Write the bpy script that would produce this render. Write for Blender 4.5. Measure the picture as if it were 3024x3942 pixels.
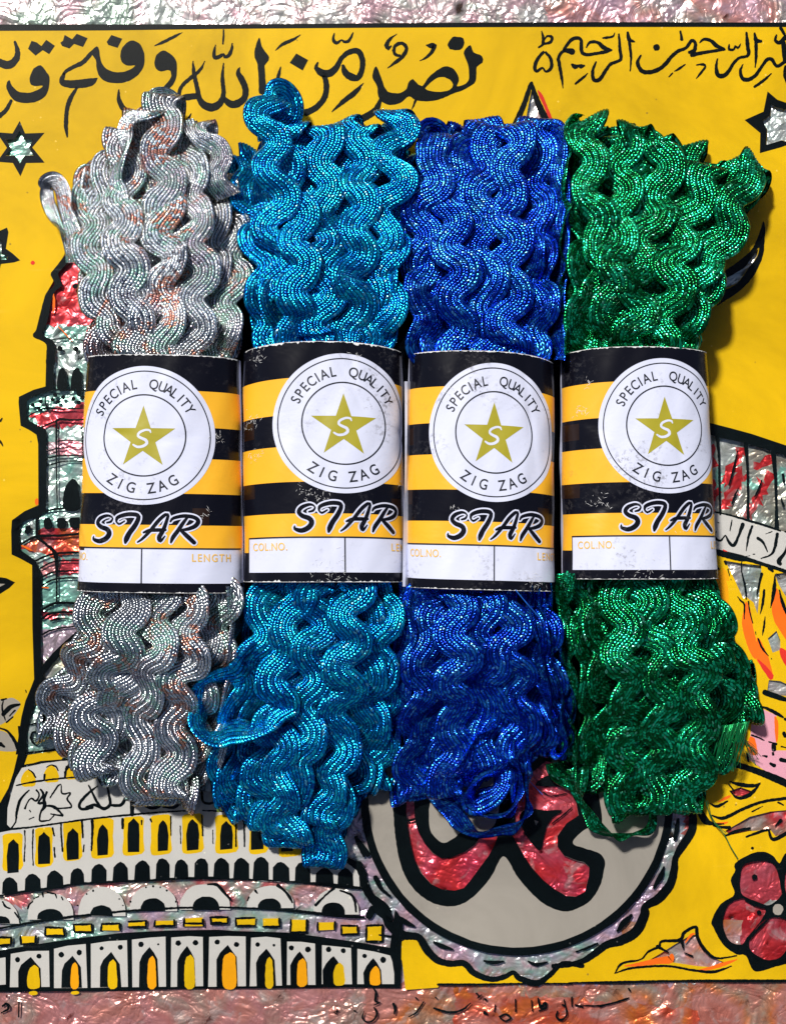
import bpy, bmesh, math, random
import numpy as np
from mathutils import Vector, Matrix
from mathutils.geometry import tessellate_polygon

for o in list(bpy.data.objects):
    bpy.data.objects.remove(o, do_unlink=True)
SC = bpy.context.scene
COL = SC.collection
rnd = random.Random(7)
U = 1e-4            # one drawing unit is 0.1 mm
H = 5500.0          # height of the camera above the glass, in drawing units
CX, CY = 1512.0, 1971.0

# ------------------------------------------------------------------ camera, sky, sun, exposure
cam = bpy.data.cameras.new("camera")
cam.sensor_fit = 'HORIZONTAL'
cam.sensor_width = 36.0
cam.lens = 36.0 * H / 3024.0
cam.clip_start = 0.01
cam.clip_end = 50.0
cob = bpy.data.objects.new("camera", cam)
cob.location = (0, 0, H * U)
COL.objects.link(cob)
SC.camera = cob

SUN_EL = math.radians(53)
SUN_AZ = math.radians(-28)       # measured from +Y (top of the picture), negative towards the left
w = bpy.data.worlds.new("World")
SC.world = w
w.use_nodes = True
nt = w.node_tree
for n in list(nt.nodes):
    nt.nodes.remove(n)
sky = nt.nodes.new('ShaderNodeTexSky')
sky.sky_type = 'NISHITA'
sky.sun_disc = False
sky.sun_elevation = SUN_EL
sky.sun_rotation = SUN_AZ
bg = nt.nodes.new('ShaderNodeBackground')
bg.inputs['Strength'].default_value = 0.05
out = nt.nodes.new('ShaderNodeOutputWorld')
nt.links.new(sky.outputs[0], bg.inputs[0])
nt.links.new(bg.outputs[0], out.inputs[0])

sl = bpy.data.lights.new("sun", 'SUN')
sl.energy = 5.0
sl.angle = math.radians(5.0)
sl.color = (1.0, 0.965, 0.9)
so = bpy.data.objects.new("sun", sl)
d = Vector((math.sin(SUN_AZ) * math.cos(SUN_EL), math.cos(SUN_AZ) * math.cos(SUN_EL), math.sin(SUN_EL)))
so.rotation_euler = d.to_track_quat('Z', 'Y').to_euler()
so.location = d * 2
COL.objects.link(so)

SC.view_settings.view_transform = 'Standard'
SC.view_settings.look = 'None'
SC.view_settings.exposure = 0.0
SC.view_settings.gamma = 1.0
SC.render.film_transparent = False
SC.render.resolution_x = 785
SC.render.resolution_y = 1024
SC.cycles.max_bounces = 8
SC.cycles.transparent_max_bounces = 12


def P(px, py, z):
    k = 1.0 - z / H
    return Vector(((px - CX) * k * U, -(py - CY) * k * U, z * U))


# ------------------------------------------------------------------ node helpers and materials
class NT:
    def __init__(s, name):
        s.m = bpy.data.materials.new(name)
        s.m.use_nodes = True
        s.t = s.m.node_tree
        s.b = s.t.nodes['Principled BSDF']
        s.o = s.t.nodes['Material Output']

    def n(s, typ, **kw):
        x = s.t.nodes.new(typ)
        for k, v in kw.items():
            setattr(x, k, v)
        return x

    def l(s, a, b):
        s.t.links.new(a, b)

    def setp(s, **kw):
        for k, v in kw.items():
            s.b.inputs[k.replace('_', ' ')].default_value = v

    def val(s, inp, v):
        if hasattr(v, 'is_linked') or hasattr(v, 'links'):
            s.l(v, inp)
        else:
            inp.default_value = v

    def math(s, op, a, b=0.0, c=None):
        x = s.n('ShaderNodeMath', operation=op)
        s.val(x.inputs[0], a)
        s.val(x.inputs[1], b)
        if c is not None:
            s.val(x.inputs[2], c)
        return x.outputs[0]

    def noise(s, scale, detail=3.0, rough=0.55, vec=None, dist=0.0):
        x = s.n('ShaderNodeTexNoise')
        x.inputs['Scale'].default_value = scale
        x.inputs['Detail'].default_value = detail
        x.inputs['Roughness'].default_value = rough
        x.inputs['Distortion'].default_value = dist
        s.l(vec if vec is not None else s.obj(), x.inputs['Vector'])
        return x

    def obj(s):
        if not hasattr(s, '_tc'):
            s._tc = s.n('ShaderNodeNewGeometry')
        return s._tc.outputs['Position']

    def ramp(s, fac, stops):
        x = s.n('ShaderNodeValToRGB')
        e = x.color_ramp.elements
        while len(e) < len(stops):
            e.new(0.5)
        for i, (p, c) in enumerate(stops):
            e[i].position = p
            e[i].color = (c[0], c[1], c[2], 1) if not isinstance(c, (int, float)) else (c, c, c, 1)
        s.l(fac, x.inputs[0])
        return x.outputs[0]

    def mix(s, fac, a, b, blend='MIX'):
        x = s.n('ShaderNodeMix', data_type='RGBA', blend_type=blend)
        s.val(x.inputs[0], fac)
        for inp, v in ((x.inputs[6], a), (x.inputs[7], b)):
            if isinstance(v, tuple):
                inp.default_value = (v[0], v[1], v[2], 1)
            else:
                s.l(v, inp)
        return x.outputs[2]

    def bump(s, h, strength, dist, normal=None):
        x = s.n('ShaderNodeBump')
        x.inputs['Strength'].default_value = strength
        x.inputs['Distance'].default_value = dist
        s.l(h, x.inputs['Height'])
        if normal is not None:
            s.l(normal, x.inputs['Normal'])
        return x.outputs[0]


def paint(name, col, rough=0.35, var=0.12, specks=True, edge=None):
    """lacquer brushed on the back of the glass: faint clouding, pinholes and dust"""
    t = NT(name)
    n1 = t.noise(11.0, 6.0, 0.68, dist=0.7)
    lo = tuple(c * (1 - var) for c in col)
    hi = tuple(min(1, c * (1 + var)) for c in col)
    c = t.ramp(n1.outputs[0], [(0.3, lo), (0.7, hi)])
    if specks:
        # fine scratches and stretched brush drag
        mpv = t.n('ShaderNodeMapping')
        mpv.inputs['Rotation'].default_value = (0, 0, 0.6)
        mpv.inputs['Scale'].default_value = (40, 420, 40)
        t.l(t.obj(), mpv.inputs['Vector'])
        ns = t.noise(1.0, 2.0, 0.5, vec=mpv.outputs[0], dist=0.3)
        nb = t.noise(9.0, 2.0)
        ms = t.math('MULTIPLY', t.ramp(ns.outputs[0], [(0.66, 0.0), (0.74, 1.0)]), t.ramp(nb.outputs[0], [(0.5, 0.0), (0.65, 1.0)]))
        c = t.mix(t.math('MULTIPLY', ms, 0.35), c, (min(1, col[0] * 1.2 + 0.05), min(1, col[1] * 1.2 + 0.05), min(1, col[2] * 1.2 + 0.05)))
        v = t.n('ShaderNodeTexVoronoi')
        v.inputs['Scale'].default_value = 260.0
        t.l(t.obj(), v.inputs['Vector'])
        msk = t.math('LESS_THAN', v.outputs['Distance'], 0.10)
        n2 = t.noise(40.0, 2.0)
        msk = t.math('MULTIPLY', msk, t.math('GREATER_THAN', n2.outputs[0], 0.60))
        c = t.mix(t.math('MULTIPLY', msk, 0.55), c, (min(1, col[0] * 1.3 + 0.12), min(1, col[1] * 1.3 + 0.12), min(1, col[2] + 0.12)))
        v2 = t.n('ShaderNodeTexVoronoi')
        v2.inputs['Scale'].default_value = 170.0
        t.l(t.obj(), v2.inputs['Vector'])
        m2 = t.math('LESS_THAN', v2.outputs['Distance'], 0.07)
        n3 = t.noise(30.0, 2.0)
        m2 = t.math('MULTIPLY', m2, t.math('GREATER_THAN', n3.outputs[0], 0.62))
        c = t.mix(t.math('MULTIPLY', m2, 0.6), c, (0.12, 0.08, 0.03))
    t.l(c, t.b.inputs['Base Color'])
    t.setp(Roughness=rough, Specular_IOR_Level=0.08)     # optically joined to the glass in front of it
    return t.m


M = {}
M['yellow'] = paint("yellow_lacquer", (0.60, 0.375, 0.004), 0.4, 0.24)
M['white'] = paint("cream_lacquer", (0.46, 0.45, 0.43), 0.4, 0.09)
M['grey'] = paint("grey_and_shaded_white_lacquer", (0.285, 0.262, 0.23), 0.4, 0.2)  # also the white medallion disc, with its shade put into the colour
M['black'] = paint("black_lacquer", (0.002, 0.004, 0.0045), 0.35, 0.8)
M['orange'] = paint("orange_lacquer", (0.75, 0.13, 0.01), 0.4, 0.25, False)
M['redpaint'] = paint("red_lacquer", (0.55, 0.03, 0.02), 0.4, 0.2, False)
M['pink'] = paint("pink_lacquer", (0.62, 0.30, 0.38), 0.4, 0.1, False)
M['amber'] = paint("amber_lacquer", (0.70, 0.30, 0.005), 0.4, 0.15, False)


def glass_mat():
    t = NT("thin_glass")
    tr = t.n('ShaderNodeBsdfTransparent')
    gl = t.n('ShaderNodeBsdfGlossy')
    gl.inputs['Roughness'].default_value = 0.03
    fr = t.n('ShaderNodeFresnel')
    fr.inputs['IOR'].default_value = 1.2
    n = t.noise(60, 3)
    t.l(t.bump(n.outputs[0], 0.05, 0.0004), gl.inputs['Normal'])
    mx = t.n('ShaderNodeMixShader')
    t.l(fr.outputs[0], mx.inputs[0])
    t.l(tr.outputs[0], mx.inputs[1])
    t.l(gl.outputs[0], mx.inputs[2])
    t.l(mx.outputs[0], t.o.inputs['Surface'])
    return t.m


M['glass'] = glass_mat()


def foil_mat():
    t = NT("crumpled_tinted_foil")
    a = t.n('ShaderNodeAttribute', attribute_name='Wash')
    a2 = t.n('ShaderNodeAttribute', attribute_name='WashAlt')
    n1 = t.noise(30.0, 5.0, 0.62, dist=1.2)
    c = t.mix(t.ramp(n1.outputs[0], [(0.44, 0.0), (0.56, 1.0)]), a.outputs['Color'], a2.outputs['Color'])
    n4 = t.noise(120.0, 3.0, 0.6, dist=0.8)
    c = t.mix(t.math('MULTIPLY', t.ramp(n4.outputs[0], [(0.56, 0.0), (0.66, 1.0)]), 0.35), c, (0.66, 0.64, 0.62))
    t.l(c, t.b.inputs['Base Color'])
    t.setp(Metallic=0.62, Roughness=0.30)

    def ridge(scale, dist, det=3.0):
        x = t.noise(scale, det, 0.55, dist=dist)
        return t.math('ABSOLUTE', t.math('SUBTRACT', x.outputs[0], 0.5))
    h = t.math('ADD', t.math('MULTIPLY', ridge(52.0, 0.8, 3.0), 1.4), t.math('MULTIPLY', ridge(170.0, 0.5, 2.0), 0.40))
    t.l(t.bump(h, 0.8, 0.004), t.b.inputs['Normal'])
    return t.m


M['foil'] = foil_mat()


def thread_mat(name, c_lo, c_mid, c_hi, tints=None, metallic=0.88, relief=0.00030, glint_col=(0.9, 0.95, 1.0)):
    """metallic braid: UV.x counts threads across the ribbon, UV.y counts stitches along it"""
    t = NT(name)
    uv = t.n('ShaderNodeUVMap', uv_map='UVMap')
    sp = t.n('ShaderNodeSeparateXYZ')
    t.l(uv.outputs[0], sp.inputs[0])
    u, v = sp.outputs[0], sp.outputs[1]
    row = t.math('FLOOR', u)
    fu = t.math('FRACT', u)
    par = t.math('MODULO', row, 2.0)
    # stitches lean alternately left and right (plaited look)
    lean = t.math('MULTIPLY', t.math('SUBTRACT', fu, 0.5), t.math('SUBTRACT', t.math('MULTIPLY', par, 1.4), 0.7))
    v2 = t.math('ADD', v, t.math('ADD', lean, t.math('MULTIPLY', par, 0.5)))
    cell = t.math('FLOOR', v2)
    fv = t.math('FRACT', v2)
    pu = t.math('SINE', t.math('MULTIPLY', fu, math.pi))
    pv = t.math('SINE', t.math('MULTIPLY', fv, math.pi))
    hgt = t.math('MULTIPLY', t.math('POWER', pu, 0.6), t.math('ADD', 0.25, t.math('MULTIPLY', t.math('POWER', pv, 0.6), 0.75)))
    cb = t.n('ShaderNodeCombineXYZ')
    t.l(row, cb.inputs[0])
    t.l(cell, cb.inputs[1])
    oi = t.n('ShaderNodeObjectInfo')
    t.l(t.math('MULTIPLY', oi.outputs['Random'], 71.0), cb.inputs[2])
    wn = t.n('ShaderNodeTexWhiteNoise', noise_dimensions='3D')
    t.l(cb.outputs[0], wn.inputs['Vector'])
    sr = t.n('ShaderNodeSeparateColor')
    t.l(wn.outputs['Color'], sr.inputs[0])
    r1, r2, r3 = sr.outputs[0], sr.outputs[1], sr.outputs[2]
    # each stitch is a tiny flat facet with its own tilt: this is what glitters
    tilt = t.math('ADD', t.math('MULTIPLY', t.math('SUBTRACT', fv, 0.5), t.math('MULTIPLY', t.math('SUBTRACT', r1, 0.5), 0.8)),
                  t.math('MULTIPLY', t.math('SUBTRACT', fu, 0.5), t.math('MULTIPLY', t.math('SUBTRACT', r2, 0.5), 0.6)))
    h2 = t.math('ADD', hgt, tilt)
    t.l(t.bump(h2, 0.8, relief), t.b.inputs['Normal'])
    nbig = t.noise(70.0, 2.0)
    tone = t.math('ADD', t.math('MULTIPLY', r3, 0.45), t.math('MULTIPLY', nbig.outputs[0], 0.55))
    base = t.ramp(tone, [(0.18, c_lo), (0.50, c_mid), (0.86, c_hi)])
    if tints:  # mint, rust and mauve patches paint reflections into the braid colour
        vo = t.n('ShaderNodeVectorMath', operation='ADD')
        cv = t.n('ShaderNodeCombineXYZ')
        t.l(t.math('MULTIPLY', oi.outputs['Random'], 0.5), cv.inputs[0])
        t.l(t.math('MULTIPLY', oi.outputs['Random'], 3.0), cv.inputs[2])
        t.l(t.obj(), vo.inputs[0])
        t.l(cv.outputs[0], vo.inputs[1])
        pos = vo.outputs[0]
        n1 = t.noise(46.0, 4.0, 0.65, vec=pos, dist=1.2)
        f = t.ramp(n1.outputs[0], [(0.50, 0.0), (0.56, 1.0)])
        g = t.math('MULTIPLY', f, t.math('GREATER_THAN', r1, 0.30))
        base = t.mix(t.math('MULTIPLY', g, 0.75), base, tints[0])
        mp = t.n('ShaderNodeVectorMath', operation='ADD')
        mp.inputs[1].default_value = (3.1, 1.7, 0.4)
        t.l(pos, mp.inputs[0])
        n2 = t.noise(46.0, 4.0, 0.65, vec=mp.outputs[0], dist=1.2)
        f2 = t.ramp(n2.outputs[0], [(0.53, 0.0), (0.59, 1.0)])
        g2 = t.math('MULTIPLY', f2, t.math('GREATER_THAN', r2, 0.38))
        base = t.mix(t.math('MULTIPLY', g2, 0.8), base, tints[1])
        mp3 = t.n('ShaderNodeVectorMath', operation='ADD')
        mp3.inputs[1].default_value = (7.7, 5.2, 2.4)
        t.l(pos, mp3.inputs[0])
        n3 = t.noise(26.0, 3.0, 0.6, vec=mp3.outputs[0], dist=0.6)
        f3 = t.ramp(n3.outputs[0], [(0.54, 0.0), (0.62, 1.0)])
        base = t.mix(t.math('MULTIPLY', f3, 0.4), base, tints[2])
    # grooves between the threads are coloured darker
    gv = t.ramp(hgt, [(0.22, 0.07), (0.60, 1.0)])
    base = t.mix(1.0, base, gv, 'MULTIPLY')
    # a few stitches get a pale painted glint
    glint = t.math('GREATER_THAN', r2, 0.955)
    top = t.math('GREATER_THAN', hgt, 0.55)
    base = t.mix(t.math('MULTIPLY', t.math('MULTIPLY', glint, top), 0.4), base, glint_col)
    t.l(base, t.b.inputs['Base Color'])
    t.setp(Metallic=metallic)
    t.l(t.math('ADD', 0.13, t.math('MULTIPLY', r1, 0.13)), t.b.inputs['Roughness'])
    t.setp(Specular_IOR_Level=0.6)
    return t.m


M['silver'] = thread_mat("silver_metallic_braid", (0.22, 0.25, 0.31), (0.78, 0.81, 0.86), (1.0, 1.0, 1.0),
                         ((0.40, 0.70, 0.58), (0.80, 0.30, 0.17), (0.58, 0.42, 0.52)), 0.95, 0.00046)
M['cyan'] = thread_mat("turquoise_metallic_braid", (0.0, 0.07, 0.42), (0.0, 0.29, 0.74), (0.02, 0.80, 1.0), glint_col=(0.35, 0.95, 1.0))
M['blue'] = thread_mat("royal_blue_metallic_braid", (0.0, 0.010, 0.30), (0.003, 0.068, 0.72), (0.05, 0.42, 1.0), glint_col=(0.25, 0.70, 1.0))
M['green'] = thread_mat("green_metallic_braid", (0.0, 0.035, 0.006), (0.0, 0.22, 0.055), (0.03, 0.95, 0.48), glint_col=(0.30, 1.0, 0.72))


def paper_mat(name, col, rough, dirt, spec=0.5, dcol=(0.16, 0.15, 0.16)):
    t = NT(name)
    n1 = t.noise(55.0, 6.0, 0.75)
    n2 = t.noise(600.0, 3.0, 0.7)
    big = t.noise(18.0, 2.0)
    m = t.math('MULTIPLY', t.ramp(n1.outputs[0], [(0.50, 0.0), (0.66, 1.0)]), t.ramp(n2.outputs[0], [(0.50, 0.0), (0.62, 1.0)]))
    m = t.math('MULTIPLY', m, t.ramp(big.outputs[0], [(0.40, 0.15), (0.60, 1.0)]))
    c = t.mix(t.math('MULTIPLY', m, dirt), col, dcol)
    t.l(c, t.b.inputs['Base Color'])
    t.setp(Roughness=rough, Specular_IOR_Level=spec)
    n3 = t.noise(40.0, 4.0, 0.6, dist=0.5)
    t.l(t.bump(n3.outputs[0], 0.35, 0.0012), t.b.inputs['Normal'])
    return t.m


M['pwhite'] = paper_mat("glossy_white_paper", (0.63, 0.65, 0.80), 0.38, 0.85)
M['pyellow'] = paper_mat("amber_print_on_paper", (0.86, 0.43, 0.022), 0.36, 0.35, dcol=(0.45, 0.22, 0.05))
M['pblack'] = paper_mat("black_print_on_paper", (0.004, 0.004, 0.008), 0.25, 0.22, spec=0.3, dcol=(0.22, 0.21, 0.22))
M['pbrown'] = paper_mat("brown_overprint_on_paper", (0.016, 0.006, 0.003), 0.3, 0.1)
M['pgold'] = paper_mat("olive_gold_print", (0.36, 0.31, 0.02), 0.4, 0.25)
M['pink_line'] = paper_mat("black_line_print", (0.01, 0.012, 0.02), 0.4, 0.1)
M['ptext'] = paper_mat("amber_text_print", (0.80, 0.48, 0.10), 0.4, 0.1)
M['torn'] = paper_mat("torn_white_paper_fibre", (0.75, 0.74, 0.74), 0.8, 0.3)


def plain(name, col, rough=0.4, metal=0.0):
    t = NT(name)
    n1 = t.noise(300.0, 2.0)
    t.l(t.ramp(n1.outputs[0], [(0.3, tuple(c * 0.7 for c in col)), (0.7, tuple(min(1, c * 1.3) for c in col))]), t.b.inputs['Base Color'])
    t.setp(Roughness=rough, Metallic=metal)
    return t.m


M['gthread'] = plain("green_thread", (0.01, 0.30, 0.09), 0.3, 0.7)
M['bthread'] = plain("blue_thread", (0.02, 0.16, 0.7), 0.35, 0.4)


# ------------------------------------------------------------------ object helpers
def link(name, me, parent=None, loc=None):
    o = bpy.data.objects.new(name, me)
    COL.objects.link(o)
    if parent is not None:
        o.parent = parent
        o.matrix_parent_inverse = Matrix.Translation(-parent.location)
    return o


def empty(name, loc, label, cat, group=None):
    o = bpy.data.objects.new(name, None)
    o.location = loc
    o.empty_display_size = 0.01
    COL.objects.link(o)
    o['label'] = label
    o['category'] = cat
    if group:
        o['group'] = group
    return o


def np_mesh(name, co, faces, mat, uv=None, smooth=True):
    """co (N,3) in metres, faces (F,4) or (F,3)"""
    me = bpy.data.meshes.new(name)
    nf, k = faces.shape
    me.vertices.add(len(co))
    me.vertices.foreach_set('co', co.astype(np.float32).ravel())
    me.loops.add(nf * k)
    me.loops.foreach_set('vertex_index', faces.astype(np.int32).ravel())
    me.polygons.add(nf)
    me.polygons.foreach_set('loop_start', (np.arange(nf) * k).astype(np.int32))
    me.polygons.foreach_set('loop_total', np.full(nf, k, np.int32))
    if uv is not None:
        l = me.uv_layers.new(name='UVMap')
        l.data.foreach_set('uv', uv[faces.ravel()].astype(np.float32).ravel())
    me.update(calc_edges=True)
    me.validate()
    if smooth:
        me.polygons.foreach_set('use_smooth', np.ones(len(me.polygons), bool))
    me.materials.append(mat)
    return me


# ------------------------------------------------------------------ flat drawing: strokes and polygons
TILES = {'A': (0, 0, 2.0), 'B': (600, 0, 2.0), 'C': (1300, 0, 2.0), 'D': (2020, 0, 2.0), 'E': (2604, 0, 3.1286),
         'F': (0, 700, 3.1286), 'G': (0, 1350, 3.1286), 'H': (0, 2000, 2.4333), 'I': (0, 2800, 1.9178),
         'J': (700, 2900, 2.0), 'K': (1400, 2900, 2.0), 'L': (2184, 2900, 2.0), 'M': (2600, 700, 3.13),
         'N': (2600, 1400, 2.738), 'O': (2600, 2100, 2.738), 'S': (0, 0, 1.0), 'V': (0, 0, 1 / 1.8)}


def parse(txt, k):
    return [tuple(float(a) for a in p.split()) for p in txt.split(',') if p.strip()]


def tcv(tile, txt, k):
    x0, y0, s = TILES[tile]
    r = []
    for p in parse(txt, k):
        r.append((x0 + p[0] / s, y0 + p[1] / s) + ((p[2] / s,) if k == 3 else ()))
    return r


def catmull(pts, closed=False, step=7.0):
    a = np.array(pts, float)
    n = len(a)
    if n < 3:
        m = max(2, int(np.hypot(*(a[1, :2] - a[0, :2])) / step) + 1)
        return a[0] + (a[1] - a[0]) * np.linspace(0, 1, m)[:, None]
    outp = []
    rng = range(n) if closed else range(n - 1)
    for i in rng:
        p0 = a[(i - 1) % n] if (closed or i > 0) else a[i]
        p1, p2 = a[i], a[(i + 1) % n]
        p3 = a[(i + 2) % n] if (closed or i + 2 < n) else p2
        m = max(1, int(np.hypot(*(p2[:2] - p1[:2])) / step))
        for j in range(m):
            t = j / m
            outp.append(0.5 * ((2 * p1) + (-p0 + p2) * t + (2 * p0 - 5 * p1 + 4 * p2 - p3) * t * t + (-p0 + 3 * p1 - 3 * p2 + p3) * t ** 3))
    if not closed:
        outp.append(a[-1])
    return np.array(outp)


def stroke_geo(pts, rough=0.9, step=6.0, wscale=1.0, wadd=0.0):
    """centre line with widths -> 2D verts and quads (round ends)"""
    c = catmull(pts, step=step)
    xy = c[:, :2]
    wd = np.maximum(c[:, 2], 1.0) * wscale + wadd
    tg = np.gradient(xy, axis=0)
    ln = np.hypot(tg[:, 0], tg[:, 1]) + 1e-9
    tg /= ln[:, None]
    nr = np.stack([-tg[:, 1], tg[:, 0]], 1)
    # round caps
    def cap(p, t, wv, sgn):
        r = []
        for f in (0.95, 0.75, 0.45):
            r.append((p + sgn * t * wv * 0.5 * f, wv * math.sqrt(1 - f * f)))
        return r
    P0 = cap(xy[0], tg[0], wd[0], -1)
    P1 = cap(xy[-1], tg[-1], wd[-1], 1)[::-1]
    C = [p for p, _ in P0] + list(xy) + [p for p, _ in P1]
    W = [q for _, q in P0] + list(wd) + [q for _, q in P1]
    N = [nr[0]] * 3 + list(nr) + [nr[-1]] * 3
    V, F = [], []
    for i, (p, wv, n) in enumerate(zip(C, W, N)):
        j1 = rnd.uniform(-rough, rough)
        j2 = rnd.uniform(-rough, rough)
        V.append(p + n * (wv / 2 + j1))
        V.append(p - n * (wv / 2 + j2))
        if i:
            k = 2 * i
            F.append((k - 2, k - 1, k + 1, k))
    return V, F


class Part:
    """a painted motif lying behind the glass; shapes of several lacquers in one mesh"""
    def __init__(s, name):
        s.name = name
        s.V, s.F, s.MI, s.mats = [], [], [], []
        s.k = 0

    def mi(s, m):
        if m not in s.mats:
            s.mats.append(m)
        return s.mats.index(m)

    def add(s, V, F, m, z):
        s.k += 1
        b = len(s.V)
        zz = -19.6 + (z + 20) * 0.22 + 0.0003 * (s.k % 60)
        for p in V:
            s.V.append(P(p[0], p[1], zz))
        i = s.mi(m)
        for f in F:
            s.F.append(tuple(b + q for q in f))
            s.MI.append(i)

    def st(s, tile, txt, m='black', z=None, rough=0.9):
        V, F = stroke_geo(tcv(tile, txt, 3), rough)
        s.add(V, F, m, ZL[m] if z is None else z)
        return s

    def sts(s, tile, txts, m='black', z=None):
        for t in txts.split(';'):
            if t.strip():
                s.st(tile, t, m, z)

    def pg(s, tile, txt, m='black', z=None, holes=(), smooth=True, rough=0.8):
        def mk(t, tx):
            p = tcv(t, tx, 2) if isinstance(tx, str) else tx
            if smooth:
                p = [tuple(q) for q in catmull(p, True, 9.0)]
            if rough:
                p = [(x + rnd.uniform(-rough, rough), y + rnd.uniform(-rough, rough)) for x, y in p]
            return p
        loops = [mk(tile, txt)] + [mk(h[0], h[1]) for h in holes]
        V = [p for l in loops for p in l]
        F = tessellate_polygon([[Vector((x, y, 0)) for x, y in l] for l in loops])
        s.add(V, [tuple(f) for f in F], m, ZL[m] if z is None else z)
        return s

    def blob(s, tile, x, y, r, m='black', z=None, ry=None):
        x0, y0, sc = TILES[tile]
        cx, cy, rx = x0 + x / sc, y0 + y / sc, r / sc
        ry = rx if ry is None else ry / sc
        n = 12
        V = [(cx + rx * math.cos(a * 2 * math.pi / n) * rnd.uniform(.88, 1.1), cy + ry * math.sin(a * 2 * math.pi / n) * rnd.uniform(.88, 1.1)) for a in range(n)]
        s.add(V, [tuple(range(n))], m, ZL[m] if z is None else z)

    def build(s, parent):
        me = bpy.data.meshes.new(s.name)
        me.from_pydata(s.V, [], s.F)
        for m in s.mats:
            me.materials.append(M[m])
        me.polygons.foreach_set('material_index', s.MI)
        me.update()
        # all faces look up
        bm = bmesh.new()
        bm.from_mesh(me)
        for f in bm.faces:
            f.normal_update()
            if f.normal.z < 0:
                f.normal_flip()
        bm.to_mesh(me)
        bm.free()
        return link(s.name, me, parent)


# depth of each lacquer behind the glass face (drawing units)
ZL = {'black': -21.0, 'yellow': -24.0, 'amber': -22.3, 'orange': -22.2, 'redpaint': -22.1, 'white': -23.4, 'grey': -23.2, 'pink': -23.5}

# ------------------------------------------------------------------ the foil-backed glass painting
painting = empty("glass_painting", (0, 0, -0.006),
                 "yellow foil-backed glass painting with black calligraphy, a minaret and a round medallion beneath the hanks", "painting")

# --- glass pane: a thin slab
gm = bpy.data.meshes.new("glass_pane")
bm = bmesh.new()
x0, x1, y0, y1 = -320, 3344, -420, 4360
vs = [bm.verts.new(((x - CX) * U, -(y - CY) * U, z * U)) for z in (-0.5, -19.0) for x, y in ((x0, y0), (x1, y0), (x1, y1), (x0, y1))]
for f in ((3, 2, 1, 0), (4, 5, 6, 7), (0, 1, 5, 4), (1, 2, 6, 5), (2, 3, 7, 6), (3, 0, 4, 7)):
    bm.faces.new([vs[i] for i in f])
bm.normal_update()
bm.to_mesh(gm)
bm.free()
gm.materials.append(M['glass'])
link("glass_pane", gm, painting)

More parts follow.
